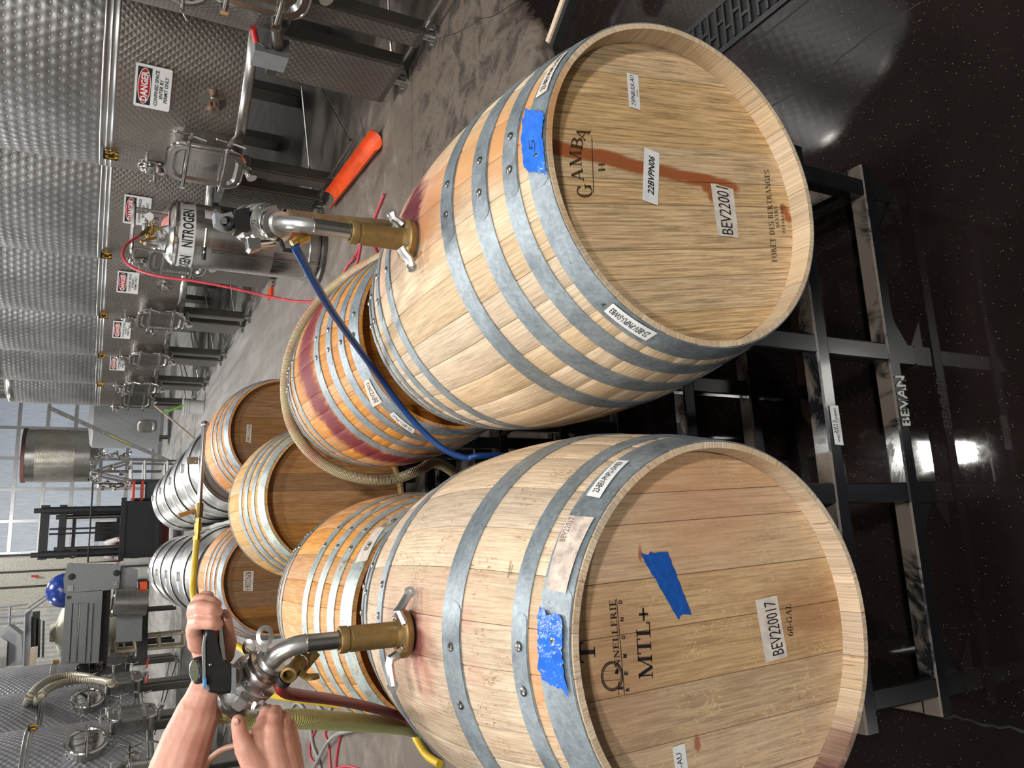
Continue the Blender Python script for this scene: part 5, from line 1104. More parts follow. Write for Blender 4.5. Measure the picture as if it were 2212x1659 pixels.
for k in range(5): quadbox('stair_tread', [(56 + k * 9, 1330 + k * 3), (60 + k * 9, 1330 + k * 3), (58 + k * 9, 1420), (54 + k * 9, 1420)], 19.65, .2, 'dark_grey', t)
t = thing('hopper', 'grey sheet metal hopper with sloping sides at the left edge', 'hopper', (-3.2, 20, 0))
quadbox('hopper_side', [(0, 1362), (18, 1350), (46, 1372), (50, 1436), (14, 1440), (16, 1385), (0, 1374)], 20.4, .8, 'grey_paint', t); quadbox('hopper_front', [(0, 1376), (16, 1386), (13, 1442), (0, 1446)], 20.3, .08, 'steel', t)
quadbox('support_post', [(66, 1400), (78, 1397), (76, 1438), (63, 1440)], 19.4, .1, 'wood_board', t)
for a in (.8, 2.4, 3.9, 5.5): mk('leg', MB().cyl((c.x + .5 * math.cos(a), 20.3 + .5 * math.sin(a), 0), (c.x + .5 * math.cos(a), 20.3 + .5 * math.sin(a), 1.17), .04, n=10), 'dark_grey', bpy.data.objects['cream_tank'])
# beige rack lying end up
t = thing('beige_frame', 'beige steel frame of rectangular cells standing on the floor left of the press', 'frame', tuple(atZ(400, 1390))); Yb = atZ(400, 1390).y; q = lambda x, y, Y=Yb: atY(x, y, Y)
for D_ in (V(0, 0, 0), V(.0, .5, 0)):
    for a, b in (((246, 1382), (399, 1367)), ((250, 1408), (400, 1395)), ((246, 1382), (250, 1408)), ((399, 1367), (400, 1395)), ((290, 1378), (294, 1404)), ((344, 1372), (346, 1399))):
        mk('frame_tube', MB().tube([q(*a) + D_, q(*b) + D_], .028, 6), 'beige_paint', t, False)
for p in ((246, 1382), (250, 1408), (399, 1367), (400, 1395)): mk('frame_tube', MB().tube([q(*p), q(*p) + V(0, .5, 0)], .022, 6), 'beige_paint', t, False)
# ribbed beige hoses looping out of the open manway of the end tank of the left row
for i, (ps, lab) in enumerate((([(62, 1510), (80, 1485), (110, 1467), (150, 1459), (185, 1461), (212, 1470), (235, 1475)], 'upper of two beige ribbed hoses looping over the left hand tanks'),
                  ([(84, 1508), (105, 1488), (140, 1474), (180, 1468), (215, 1470), (245, 1478)], 'lower of two beige ribbed hoses looping over the left hand tanks'))):
    mb = MB(); mb.tube([atX(ps[0][0] - 8, ps[0][1] + 14, -2.5)] + [atX(x, y, -1.72 if i else -1.80) for x, y in ps] + [atX(ps[-1][0] + 6, ps[-1][1] + 2, -2.2)], .052, 12, smooth=6); tag(mk('ribbed_hose', mb, 'rib_beige'), lab, 'hose')
for i, (p, qq, X_, lab) in enumerate((((316, 1442), (322, 1422), -1.85, 'red handle low on the end tank of the left row'), ((316, 1473), (320, 1458), -1.75, 'red handle below the middle tank of the left row'))):
    tag(mk('hose_marker', MB().tube([atX(*p, X_), atX(*qq, X_)], .016, 8), 'red_plastic'), lab, 'marker')
# small red extinguisher-like marker on the far wall
a, b = atY(68, 1245, 30.7), atY(84, 1245, 30.7); tag(mk('wall_marker', MB().tube([a, b], .035, 8), 'red_plastic'), 'small red marker rod on the far wall above the blue dome', 'marker')
# ------------------------------------------------------------ bung tools
def tool(base, d, label, name='racking_tool', zf=.018, zs=(.018, .13), ztube=.205, lev=(), seal='rubber'):
    t = thing(name, label, 'racking tool', tuple(base)); b = V(base); T = lambda z: Matrix.Translation(b + V(0, 0, z))
    mk('seal', MB().lathe([(.001, -.008), (.030, -.008), (.035, .0), (.035, .008), (.001, .008)], 28, T(0)), seal, t)
    fl_ = mk('flange', MB().lathe([(.001, .006), (.041, .006), (.043, .009), (.043, .018), (.040, .021), (.026, .024), (.024, .030), (.001, .03)], 36, T(0)), 'brass', t, True, 40)
    mk('sleeve', MB().lathe([(.001, .024), (.0228, .026), (.0225, .112), (.0205, .1135), (.0205, .116), (.0232, .1175), (.0235, .129), (.022, .132), (.0175, .132), (.016, .128), (.001, .128)], 36, T(0)), 'brass', t, True, 35)
    for a in (-2.2, .7): 
        c = b + V(.033 * math.cos(a), .033 * math.sin(a), .021); mk('screw', MB().lathe([(.0055, 0), (.005, .003), (.001, .0045)], 12, Matrix.Translation(c)), 'steel_bright', fl_)
    p = b + V(0, 0, ztube); d = V(d).normalized(); bend = .052
    pts = [b + V(0, 0, .12), p - V(0, 0, .0)]; ax = V(0, 0, 1).cross(d).normalized(); ang = V(0, 0, 1).angle(d); perp = ax.cross(V(0, 0, 1)); ctr = p + perp * bend
    arc_ = [ctr + Matrix.Rotation(ang * i / 10, 3, ax) @ (-perp * bend) for i in range(11)]
    e = arc_[-1]; end = e + d * .012
    mb = MB(); mb.tube([b + V(0, 0, .118), b + V(0, 0, .16), p], .0152, 24); mk('tube', mb, 'steel', t)
    mb = MB(); mb.tube(arc_ + [end], .0158, 24); mk('elbow', mb, 'steel_cast', t)
    mk('weld', MB().lathe([(.0152, -.002), (.0168, 0), (.0152, .002)], 24, T(ztube)), 'steel', t)
    return t, end, d
def latch(par, pix, Y, w=.0078, mat='alu'):
    P = [atY(x, y, Y) for x, y in pix]; mb = MB(); mb.tube(P, [w * 1.1] + [w] * (len(P) - 2) + [w * .9], 8, ell=1.5); mb.lathe([(w * 1.0, -.006), (w * 1.3, -.004), (w * 1.3, .004), (w * .6, .004), (w * .6, -.006)], 12, frame(P[-1], (0, -1, .2)), close=True)
    return mk('latch_lever', mb, mat, par, True, 40)
def valve(par, e, d, r=.040, L=1.0):
    f = frame(e, d)
    v = mk('valve_body', MB().lathe([(.001, -.004), (.024, -.004), (.026, .0), (.026, .006), (.0205, .008), (.0205, .016), (.030, .018), (.032, .021), (.032, .030), (.026, .033), (r - .004, .038), (r, .041), (r, .052), (r - .003, .054), (r - .003, .058), (r, .060), (r, .073), (r - .004, .077), (.026, .082), (.024, .090), (.032, .093), (.034, .097), (.034, .106), (.030, .109), (.020, .111), (.020, .120), (.001, .120)], 40, f), 'steel_cast', par, True, 35)
    mk('clamp_ring', MB().lathe([(.027, .005), (.0355, .007), (.0365, .012), (.0355, .017), (.027, .019)], 32, f, a0=.35, a1=5.9), 'steel', v, True, 40)
    mk('clamp_ring', MB().lathe([(.030, .092), (.0385, .094), (.0395, .100), (.0385, .106), (.030, .108)], 32, f, a0=.35, a1=5.9), 'steel', v, True, 40)
    for k in range(6):
        a = k * PI / 3 + .3; c = f @ V((r - .007) * math.cos(a), (r - .007) * math.sin(a), .040); mk('bolt', MB().lathe([(.0052, -.001), (.0052, .003), (.0035, .0045), (.0018, .0035), (.001, .001)], 12, frame(c, -d)), 'steel_bright', v)
    # lugs of the pivot, small lever and print
    for a in (.9, 4.1):
        c = f @ V((r + .002) * math.cos(a), (r + .002) * math.sin(a), .057); mk('lug', MB().bbox(-.012, .012, -.009, .009, -.012, .014, .003, frame(c, (c - f @ V(0, 0, .057)), d)), 'steel_cast', v, False)
    mb = MB(); c0 = f @ V(.024, 0, .012); c1 = f @ V(.036, .016, .034); mb.cyl(c0, c1, .0035, .003, 8); mk('pin', mb, 'steel_bright', v)
    return v, f
def wing(par, c, n, s=.012, mat='steel', nm='wing_nut'):
    f = frame(c, n); mb = MB()
    mb.lathe([(s * .55, -s * .35), (s, -s * .25), (s, s * .25), (s * .55, s * .35)], 18, f @ Matrix.Diagonal((1.25, 1, 1, 1)), close=True); mb.bbox(-s * 2.6, -s * .7, -s * .38, s * .38, -s * .3, s * .3, s * .1, f); mb.cyl(f @ V(-s * 1.8, 0, -s * 1.4), f @ V(-s * 1.8, 0, s * 1.4), s * .3, n=8); return mk(nm, mb, mat, par, True, 40)
# left one
bA = V(-.159, 1.385, A.c.z + A.Rb); tA, eA, dA = tool(bA, (-.62, .62, .50), 'racking tool with brass sleeve on the front left barrel, held by two hands', ztube=.190)
latch(tA, [(871, 1345), (858, 1318), (866, 1312), (885, 1279)], 1.36); latch(tA, [(858, 1415), (843, 1424), (841, 1436), (848, 1480)], 1.36, mat='alu')
vA, fA = valve(tA, eA, dA, .043)
wing(tA, atY(572, 1374, 1.42), (.3, -1, .2), .0145, 'steel_cast'); wing(tA, atY(560, 1530, 1.42), (-.2, -1, .3), .0135)
wing(tA, atY(538, 1398, 1.43), (0, -1, .5), .011)
# brass sampling cock under the elbow
ck = mk('brass_cock', MB().cyl(atY(657, 1418, 1.40), atY(626, 1458, 1.37), .0115, .013, 8), 'brass_dark', tA, True, 20)
mk('cock_stub', MB().cyl(atY(684, 1408, 1.40), atY(652, 1444, 1.40), .009, .010, 6), 'brass_dark', tA, True, 20)
cn = (atY(626, 1458, 1.37) - atY(657, 1418, 1.40)).normalized(); f = frame(atY(624, 1457, 1.365), cn + V(0, -.9, 0))
mk('cock_outlet', MB().lathe([(.0125, -.012), (.0135, -.004), (.0135, .004), (.010, .005), (.009, .003), (.0095, .001), (.0085, -.001), (.009, -.003), (.008, -.010), (.001, -.010)], 18, f), 'brass', ck, True, 40)
mk('cock_lever', MB().tube([atY(648, 1452, 1.37), atY(662, 1462, 1.365), atY(676, 1462, 1.36), atY(689, 1460, 1.36)], [.006, .0065, .0068, .005], 8, smooth=3, ell=.6), 'brass_dark', ck)
mk('cock_tie', MB().lathe([(.012, -.002), (.0135, 0), (.012, .002)], 16, frame(atY(650, 1427, 1.395), cn)), 'white_plastic', ck)
mk('hose_clip', MB().lathe([(.0125, -.006), (.0135, 0), (.0125, .006)], 16, frame(atY(612, 1470, 1.375), (atY(612, 1470, 1.375) - atY(624, 1457, 1.365)))), 'black_plastic', ck)
# black grip handle with dial
def pprism(pix, Y0, Y1, nm, mat, par, r=0): 
    P = [atY(x, y, (Y0 + Y1) / 2) for x, y in pix]; k = len(P); c = sum(P, V(0, 0, 0)) / k; vs = []
    for (yy, s) in ((Y0, .90), (Y0 + (Y1 - Y0) * .12, 1), (Y1 - (Y1 - Y0) * .12, 1), (Y1, .90)):
        for p in P: q = c + (p - c) * s; vs.append(V(q.x, yy, q.z))
    fs = [tuple(range(k)), tuple(range(4 * k - 1, 3 * k - 1, -1))] + [(j * k + i, j * k + (i + 1) % k, (j + 1) * k + (i + 1) % k, (j + 1) * k + i) for j in range(3) for i in range(k)]
    return mk(nm, MB().add(vs, fs), mat, par, True, 30)
hd = pprism([(444, 1304), (455, 1304), (459, 1356), (465, 1380), (474, 1415), (484, 1430), (495, 1436), (497, 1473), (494, 1493), (474, 1497), (447, 1491), (439, 1466), (438, 1400)], 1.375, 1.425, 'grip_handle', 'black_plastic', tA)
pprism([(495, 1434), (504, 1436), (505, 1492), (494, 1495)], 1.372, 1.43, 'grip_plate', 'grey_plastic', hd); pprism([(436, 1400), (440, 1372), (443, 1372), (444, 1490), (438, 1486)], 1.372, 1.38, 'grip_edge', 'grey_plastic', hd)
pprism([(470, 1330), (476, 1330), (487, 1428), (480, 1432), (472, 1390)], 1.385, 1.405, 'squeeze_lever', 'steel', tA)
pprism([(437, 1463), (443, 1461), (444, 1480), (438, 1482)], 1.366, 1.40, 'blue_clip', 'blue_clip', hd)
gc = atY(424, 1449, 1.395); gn = V(-.05, -.34, .94).normalized(); f = frame(gc, gn)
g = mk('dial', MB().lathe([(.001, -.016), (.018, -.016), (.021, -.010), (.021, .0), (.0195, .002), (.018, .0)], 32, f), 'black_plastic', tA, True, 40)
mk('dial_rim', MB().lathe([(.0150, .0020), (.0158, .0036), (.0176, .0034), (.0182, .0)], 32, f), 'steel_bright', g); mk('dial_glass', MB().lathe([(.001, .0028), (.0155, .0028)], 32, f), 'glass_gauge', g, False)
mk('screw', MB().sphere(tuple(atY(454, 1436, 1.374)), .0028, 10), 'steel_bright', hd); mk('bracket', MB().cyl(atY(500, 1462, 1.40), atY(528, 1462, 1.46), .015, .018, 14), 'steel_cast', tA)
# right one
bB = V(.608, 1.385, B.c.z + B.Rb); tB, eB, dB = tool(bB, (.26, .86, .44), 'racking tool with brass sleeve standing on the front right barrel, blue hose attached', ztube=.205, seal='grey_plastic')
latch(tB, [(868, 488), (858, 478), (850, 474), (846, 461)], 1.38); latch(tB, [(866, 536), (872, 546), (884, 561), (889, 577)], 1.35)
vB, fB = valve(tB, eB, dB, .041)
hb = pprism([(503, 461), (536, 455), (536, 503), (506, 503), (500, 490)], 1.43, 1.475, 'grip_handle', 'black_plastic', tB)
pprism([(459, 464), (480, 466), (500, 461), (508, 480), (504, 500), (484, 499), (462, 488)], 1.44, 1.465, 'grip_yoke', 'grey_plastic', tB)
mk('yoke_bore', MB().lathe([(.006, -.014), (.0125, -.013), (.0125, .002), (.0095, .003), (.006, -.004)], 20, frame(atY(491, 481, 1.435), (0, -1, .2)), close=True), 'rubber', hb, True, 40)
mk('yoke_pin', MB().bbox(-.006, .006, -.005, .005, -.002, .004, .002, frame(atY(484, 479, 1.437), (0, -1, .1))), 'steel', hb, False)
mb = MB(); mb.cyl(atY(548, 528, 1.42), atY(590, 524, 1.43), .010, .010, 14); mk('clamp_bolt', mb, 'steel_bright', tB)
mk('clamp_wing', pprism([(531, 519), (560, 518), (562, 538), (540, 545), (533, 540)], 1.40, 1.43, 'clamp_wing', 'steel', tB).data, 'steel', tB) if False else pprism([(531, 519), (560, 518), (562, 538), (540, 545), (533, 540)], 1.40, 1.43, 'clamp_wing', 'steel', tB)
mb = MB(); mb.tube([atY(598, 516, 1.42), atY(606, 520, 1.42), atY(614, 540, 1.41), (atY(632, 541, 1.41))], .0045, 8); mk('clamp_spring', mb, 'rubber', tB)
mb = MB(); mb.cyl(atY(664, 512, 1.41), atY(640, 521, 1.40), .010, .0105, 8); mb.cyl(atY(641, 520, 1.40), atY(630, 526, 1.40), .0075, n=10); mk('brass_fitting', mb, 'brass_bright', tB, True, 20)
# ---- hoses
def hose(name, pts, r, mat, label, n=14, sm=7, cat='hose'): 
    mb = MB(); mb.tube(pts, r, n, smooth=sm); return tag(mk(name, mb, mat), label, cat)
pY = lambda *a: [atY(x, y, Y) for x, y, Y in a]
hose('blue_hose', pY((636, 532, 1.40), (650, 556, 1.42), (686, 622, 1.50), (722, 680, 1.60), (768, 744, 1.74), (818, 812, 1.88), (868, 880, 1.94), (914, 932, 1.95), (962, 972, 1.94), (1012, 990, 1.92), (1060, 984, 1.88)) + [V(.24, 1.93, .3), V(.25, 2.0, .03), V(.26, 2.1, .012)], .0085, 'blue_hose', 'blue hose slanting from the right racking tool down between the barrels')
hose('ribbed_hose', [fB @ V(0, 0, .115), fB @ V(.0, .0, .135), atY(608, 470, 1.56), atY(640, 472, 1.60), atY(700, 478, 1.66), atY(780, 484, 1.78), atY(850, 490, 1.92), atY(898, 505, 2.06)] + pY((898, 526, 2.2), (862, 540, 2.35), (812, 562, 2.65), (756, 594, 2.85), (700, 640, 2.96), (655, 700, 3.0), (626, 770, 3.0), (617, 840, 3.0), (626, 905, 3.0), (652, 957, 3.0), (694, 998, 3.0), (744, 1024, 3.0), (800, 1036, 3.0), (856, 1034, 2.98), (905, 1016, 2.94), (950, 1002, 2.96)) + [V(.22, 3.0, .3), V(.2, 3.02, .03), V(.1, 3.05, .022)], [.0175] * 8 + [.0215] * 19, 'rib_pink', 'wine-stained ribbed hose from the right racking tool, looped round the stained barrel', 16)
hose('ribbed_hose', [fA @ V(0, 0, .112), fA @ V(0, 0, .14), atY(506, 1537, 1.53), atY(528, 1556, 1.56), atY(570, 1560, 1.57), atY(640, 1553, 1.60), atY(720, 1557, 1.70), atY(800, 1563, 1.84), atY(880, 1572, 2.0), atY(940, 1580, 2.1), V(-.66, 2.15, .25), V(-.68, 2.2, .03), V(-.72, 2.35, .022)], .0195, 'rib_green', 'pale green ribbed hose leaving the left racking tool under the lower hand', 18, 9)
hose('red_hose', pY((610, 1472, 1.375), (607, 1486, 1.39), (622, 1497, 1.42), (655, 1503, 1.46), (710, 1510, 1.55), (770, 1521, 1.68), (830, 1536, 1.82), (880, 1554, 1.92), (930, 1570, 2.0)) + [V(-.585, 2.05, .25), V(-.60, 2.1, .02), V(-.62, 2.3, .012)], .0105, 'red_hose', 'dark red rubber hose running from the brass cock past the barrels')
# steel lance with valve lying over the fourth row, yellow hose on its end
t = thing('cleaning_lance', 'long steel pipe with elbow and orange-handled valve lying over the fourth row of barrels', 'pipe', (.3, 4.5, 1.24)); YL = 4.5
mb = MB(); mb.tube([atY(450, 917, YL), atY(444, 916, YL), atY(441, 921, YL), atY(431, 1086, YL)], .013, 12); mk('pipe', mb, 'steel', t); mk('elbow', MB().sphere(tuple(atY(443, 917, YL)), .022, 12), 'steel', t)
mk('ball_valve', MB().cyl(atY(431, 1086, YL), atY(429, 1118, YL), .021, n=10), 'brass_dark', t, True, 20); mk('valve_handle', MB().tube([atY(427, 1101, YL), atY(412, 1106, YL), atY(386, 1114, YL)], .011, 8), plain('ochre_handle', (176, 124, 50), .5), t)
for a, b, r_ in (((429, 1119), (428, 1130), .014), ((428, 1130), (427, 1148), .019), ((427, 1148), (426, 1164), .015), ((426, 1158), (425, 1166), .022)): mk('coupling', MB().cyl(atY(*a, YL), atY(*b, YL), r_, n=8), 'brass_bright', t, True, 20)
o = mk('card_tag', MB().add([atY(x, y, YL - .02) for x, y in ((404, 987), (428, 987), (428, 1003), (404, 1003))] + [atY(x, y, YL - .017) for x, y in ((404, 987), (428, 987), (428, 1003), (404, 1003))], [(0, 1, 2, 3), (7, 6, 5, 4), (0, 1, 5, 4), (1, 2, 6, 5), (2, 3, 7, 6), (3, 0, 4, 7)]), plain('brown_card', (132, 118, 100), .7), t, False)
mk('tag_wire', MB().tube([atY(422, 997, YL - .02), atY(428, 992, YL), atY(436, 990, YL)], .003, 6), 'steel', t)
hose('yellow_hose', [atY(425, 1164, YL), atY(422, 1200, YL), atY(418, 1250, YL), atY(418, 1290, YL - .05), atY(432, 1340, YL - .1), atY(470, 1375, YL - .2), atY(520, 1400, YL - .4), atY(570, 1440, 3.9), atY(600, 1480, 3.7), atY(606, 1504, 3.4), (-.75, 3.0, .2), (-.78, 2.75, .018), (-.72, 2.2, .018), (-.78, 1.9, .018), (-1.0, 1.75, .018)], .0165, 'yellow_hose', 'yellow hose from the steel pipe over the fourth row down to the floor', 12, 8)
a = [atZ(895, 1583, .03), atZ(908, 1612, .035), atZ(925, 1634, .03), atZ(950, 1650, .02)]; hose('yellow_hose', [atZ(900, 1560, .02)] + a, .022, 'yellow_hose', 'yellow hose end on the floor left of the front left barrel', 12, 6)
_z = [.016]
zz = lambda *a: [atZ(x, y, _z[0]) for x, y in a]
hose('grey_hose', zz((700, 1400), (690, 1450), (680, 1490), (688, 1525), (704, 1540), (716, 1525), (712, 1490), (720, 1440)), .014, 'grey_hose', 'grey hose loop on the floor beside the second row of barrels', 10, 6)
hose('grey_hose', zz((625, 1560), (632, 1527), (642, 1519), (655, 1530), (668, 1560), (676, 1610), (690, 1650), (700, 1720)), .014, 'grey_hose', 'pale grey hose curving on the floor under the green ribbed hose', 10, 6)
_z[0] = .05
hose('grey_hose', zz((660, 1690), (690, 1634), (705, 1607), (725, 1588), (750, 1580), (790, 1572)), .015, 'grey_hose', 'grey hose crossing the thin red hoses on the floor', 10, 6)
_z[0] = .010
hose('thin_red_hose', zz((740, 1540), (704, 1578), (710, 1610), (713, 1650), (716, 1700)), .009, 'pink_hose', 'thin red hose on the floor, middle one of three left of the barrels', 8, 6)
hose('thin_red_hose', zz((745, 1560), (735, 1592), (728, 1630), (724, 1680)), .009, 'pink_hose', 'thin red hose on the floor, nearest one of three left of the barrels', 8, 6)
hose('thin_red_hose', zz((690, 1560), (672, 1600), (670, 1630), (680, 1648), (705, 1665), (750, 1655), (790, 1668)), .009, 'pink_hose', 'thin red hose on the floor, far one of three left of the barrels', 8, 6)
hose('tan_hose', [atY(440, 1668, 8.5), atY(455, 1640, 8.4), atY(480, 1620, 8.3), atY(505, 1612, 8.2), atY(530, 1608, 8.1)], .03, 'tan_hose', 'tan hose behind the forearms, low beside the left tanks', 10, 6)
# ------------------------------------------------------------ people
def capsules(chains, name, mat, parent, vox, it=6, n=18, mirror=None):
    mb = MB()
    for ch in chains:
        for i in range(len(ch)):
            p, r = V(ch[i][0]), ch[i][1]; mb.sphere(tuple(p), r, n)
            if i:
                p0, r0 = V(ch[i - 1][0]), ch[i - 1][1]
                if (p - p0).length > 1e-4: mb.cyl(p0, p, r0 * .998, r * .998, n)
    o = mk(name, mb, mat, parent, False)
    m = o.modifiers.new('r', 'REMESH'); m.mode = 'VOXEL'; m.voxel_size = vox; m.use_smooth_shade = True
    s = o.modifiers.new('s', 'SMOOTH'); s.factor = .5; s.iterations = it
    dg = bpy.context.evaluated_depsgraph_get(); dg.update(); me = bpy.data.meshes.new_from_object(o.evaluated_get(dg)); o.modifiers.clear(); o.data = me
    if not me.materials: me.materials.append(M[mat] if isinstance(mat, str) else mat)
    me.polygons.foreach_set('use_smooth', [True] * len(me.polygons)); me.name = name
    return o
pc = lambda *a: [(atY(x, y, Y), r * (.91 if r < .0145 else 1)) for x, y, Y, r in a]
per = thing('person', 'person in a dark t-shirt working the left racking tool with both bare hands', 'person', (-1.0, 1.52, 0))
hand1 = [pc((442, 1500, 1.475, .030), (452, 1468, 1.478, .027), (456, 1440, 1.478, .026), (452, 1412, 1.474, .026), (442, 1385, 1.462, .025), (432, 1352, 1.455, .022), (436, 1318, 1.455, .019)),
         pc((466, 1420, 1.470, .022), (468, 1380, 1.466, .022), (458, 1345, 1.462, .020), (452, 1318, 1.46, .017)),
         pc((428, 1390, 1.445, .017), (421, 1362, 1.425, .0150), (421, 1346, 1.395, .0138), (434, 1343, 1.362, .0132), (456, 1345, 1.352, .0122), (469, 1349, 1.358, .0108)),
         pc((428, 1345, 1.445, .017), (420, 1325, 1.425, .0142), (421, 1314, 1.395, .0135), (435, 1312, 1.362, .0128), (456, 1316, 1.352, .0118), (469, 1322, 1.358, .0104)),
         pc((434, 1320, 1.448, .015), (426, 1304, 1.43, .0130), (430, 1296, 1.400, .0122), (444, 1296, 1.376, .0116), (459, 1301, 1.37, .0108), (468, 1306, 1.374, .0095)),
         pc((440, 1308, 1.452, .013), (436, 1295, 1.436, .0108), (442, 1287, 1.412, .0100), (452, 1288, 1.400, .0092)),
         pc((466, 1432, 1.462, .020), (482, 1412, 1.445, .0195), (490, 1386, 1.425, .0165), (489, 1358, 1.410, .0138), (487, 1340, 1.402, .0128), (485, 1329, 1.400, .0112))]
elb1 = atY(345, 1775, 1.50); sh1 = V(-.74, 1.66, 1.55)
arm1 = [pc((442, 1500, 1.475, .030), (428, 1540, 1.478, .037), (404, 1600, 1.482, .042), (383, 1659, 1.488, .045)) + [(elb1, .043), (sh1, .052)]]
hand2 = [pc((598, 1760, 1.375, .029), (596, 1722, 1.372, .030), (572, 1665, 1.362, .030), (556, 1612, 1.362, .0215), (560, 1588, 1.366, .0165)),
         pc((596, 1722, 1.372, .030), (592, 1660, 1.360, .030), (584, 1605, 1.360, .0225), (586, 1578, 1.362, .0170)),
         pc((596, 1722, 1.372, .030), (612, 1660, 1.366, .028), (608, 1610, 1.368, .0215), (609, 1587, 1.370, .0160)),
         pc((600, 1722, 1.376, .028), (626, 1665, 1.378, .024), (626, 1618, 1.380, .0190), (628, 1598, 1.382, .0145)),
         pc((560, 1588, 1.366, .0165), (568, 1562, 1.374, .0128), (574, 1540, 1.388, .0120), (580, 1534, 1.425, .0110), (586, 1548, 1.455, .0095)),
         pc((586, 1578, 1.362, .0170), (590, 1553, 1.370, .0130), (592, 1538, 1.390, .0124), (597, 1536, 1.428, .0112), (600, 1550, 1.458, .0098)),
         pc((609, 1587, 1.370, .0160), (611, 1564, 1.378, .0125), (612, 1550, 1.398, .0118), (615, 1549, 1.435, .0108), (617, 1560, 1.462, .0095)),
         pc((628, 1598, 1.382, .0145), (629, 1578, 1.388, .0114), (629, 1566, 1.405, .0106), (631, 1566, 1.438, .0096), (632, 1575, 1.458, .0085)),
         pc((580, 1690, 1.358, .028), (550, 1648, 1.352, .0215), (530, 1618, 1.348, .0165), (519, 1588, 1.352, .0138), (515, 1566, 1.358, .0125), (514, 1557, 1.360, .0112))]
elb2 = atY(640, 2080, 1.40); sh2 = V(-.74, 1.32, 1.50)
arm2 = [pc((598, 1760, 1.375, .029), (604, 1830, 1.38, .036), (612, 1920, 1.385, .042)) + [(elb2, .043), (sh2, .052)]]
hc = V(-.67, 1.49, 1.735)
headc = [[(V(-.76, 1.49, 1.52), .062), (V(-.70, 1.49, 1.63), .060)], [(hc + V(-.02, 0, .02), .092), (hc + V(.02, 0, .0), .085), (hc + V(.045, 0, -.075), .052)], [(hc + V(.100, 0, .0), .012), (hc + V(.118, 0, -.028), .015)],
         [(hc + V(.084, -.018, -.062), .012), (hc + V(.088, 0, -.062), .013), (hc + V(.084, .018, -.062), .012)]] + [[(hc + V(-.01, s * .088, .01), .018), (hc + V(-.012, s * .090, -.02), .013)] for s in (-1, 1)]
body = capsules(hand1 + arm1 + hand2 + arm2 + headc + [[(sh1, .05), (V(-.77, 1.49, 1.47), .07), (sh2, .05)]], 'body', 'skin', per, .0021, 3, 16)
for (x, y, Y, r, nn, xd) in ((491, 1334, 1.3905, .0072, (.05, -1, -.12), (0, 0, 1)), (508.5, 1562, 1.349, .0066, (-.25, -.8, .55), (.3, 0, 1)), (447, 1285, 1.394, .0045, (.3, -1, .4), (1, 0, .2))):
    c = atY(x, y, Y); mb = MB(); f = frame(c, nn, xd); mb.lathe([(.001, .0022), (r * .6, .0018), (r, .0)], 16, f @ Matrix.Diagonal((.82, 1.15, 1, 1))); mk('fingernail', mb, 'nail', body)
eye = plain('eye_white', (230, 228, 224), .3)
for s in (-1, 1):
    mk('eye', MB().sphere(tuple(hc + V(.088, s * .032, .008)), .013, 12), eye, per); mk('iris', MB().sphere(tuple(hc + V(.098, s * .032, .006)), .0055, 10), 'black_plastic', per)
    mk('eyebrow', MB().tube([hc + V(.100, s * .015, .034), hc + V(.098, s * .035, .038), hc + V(.088, s * .052, .032)], .004, 6), plain('brown_hair', (62, 44, 32), .7), per)
mk('mouth', MB().tube([hc + V(.096, -.02, -.064), hc + V(.101, 0, -.066), hc + V(.096, .02, -.064)], .004, 6), 'nail', per)
capsules([[(hc + V(-.045, 0, .035), .090), (hc + V(-.01, 0, .052), .084), (hc + V(.03, 0, .062), .062)]], 'hair', plain('dark_brown_hair', (52, 38, 28), .75, 0, .3, 90, .4), per, .006, 2, 20)
el = lambda a, b, t: V(a) * (1 - t) + V(b) * t
capsules([[(V(-.79, 1.49, 1.44), .125), (V(-.88, 1.49, 1.20), .13), (V(-.98, 1.50, .96), .13)], [(V(-.78, 1.64, 1.49), .075), (V(-.88, 1.60, 1.2), .095), (V(-.98, 1.60, .96), .095)], [(V(-.78, 1.34, 1.47), .075), (V(-.88, 1.38, 1.2), .095), (V(-.98, 1.40, .96), .095)],
          [(V(-.78, 1.60, 1.50), .075), (sh1, .066), (el(sh1, elb1, .52), .058)], [(V(-.78, 1.38, 1.48), .075), (sh2, .066), (el(sh2, elb2, .5), .058)]], 'tshirt', plain('dark_tshirt', (46, 50, 58), .85, 0, .15, 30, .2), per, .010, 6, 24)
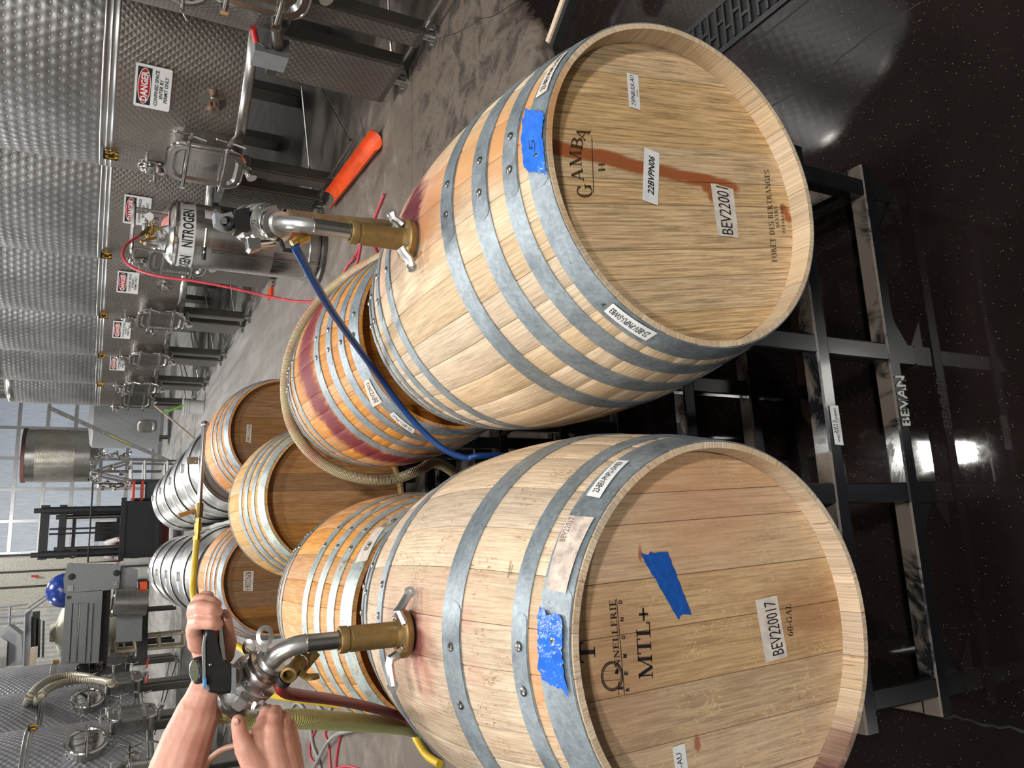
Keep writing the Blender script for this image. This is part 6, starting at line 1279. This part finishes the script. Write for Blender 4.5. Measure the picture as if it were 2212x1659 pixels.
capsules([[(V(-1.0, 1.62, .97), .105), (V(-.98, 1.64, .52), .072), (V(-1.02, 1.65, .11), .055)], [(V(-1.0, 1.40, .97), .105), (V(-.96, 1.38, .52), .072), (V(-1.0, 1.36, .11), .055)], [(V(-1.0, 1.51, .98), .12), (V(-1.0, 1.51, .90), .11)]], 'trousers', plain('blue_work_trousers', (44, 54, 76), .85, 0, .15, 30, .2), per, .012, 6, 24)
for y in (1.65, 1.36): capsules([[(V(-1.05, y, .055), .052), (V(-.93, y, .05), .047), (V(-.83, y, .042), .040)], [(V(-1.02, y, .11), .052), (V(-1.02, y, .06), .052)]], 'boot', 'rubber', per, .008, 3, 20)
# driver behind the mast
t = thing('person', 'person in white shirt sitting on the forklift behind its mast', 'person', (.25, 20.4, 0))
h = atY(199, 1192, 20.4); 
bd = capsules([[(h, .105), (h + V(0, -.02, -.08), .08)], [(h + V(0, 0, -.1), .055), (h + V(0, .02, -.25), .06)], [(h + V(-.26, -.05, -.52), .045), (h + V(-.2, -.35, -.6), .038), (h + V(-.15, -.42, -.58), .035)], [(h + V(.26, -.05, -.52), .045), (h + V(.2, -.35, -.6), .038), (h + V(.15, -.42, -.58), .035)], [(h + V(0, -.105, -.02), .018), (h + V(0, -.115, -.04), .02)]], 'body', 'skin', t, .012, 3, 14)
capsules([[(h + V(0, .05, -.34), .14), (h + V(0, .08, -.75), .15)], [(h + V(-.19, .05, -.30), .075), (h + V(-.26, -.03, -.52), .062)], [(h + V(.19, .05, -.30), .075), (h + V(.26, -.03, -.52), .062)]], 'white_shirt', 'white_plastic', t, .02, 4, 16)
capsules([[(h + V(0, .02, .05), .105), (h + V(0, .04, .02), .104)]], 'cap', 'white_plastic', t, .02, 2, 16)
capsules([[(h + V(-.1, .05, -.8), .09), (h + V(-.12, -.4, -.82), .075), (h + V(-.12, -.5, -1.2), .055)], [(h + V(.1, .05, -.8), .09), (h + V(.12, -.4, -.82), .075), (h + V(.12, -.5, -1.2), .055)]], 'trousers', plain('driver_trousers', (50, 54, 62), .85), t, .02, 4, 14)
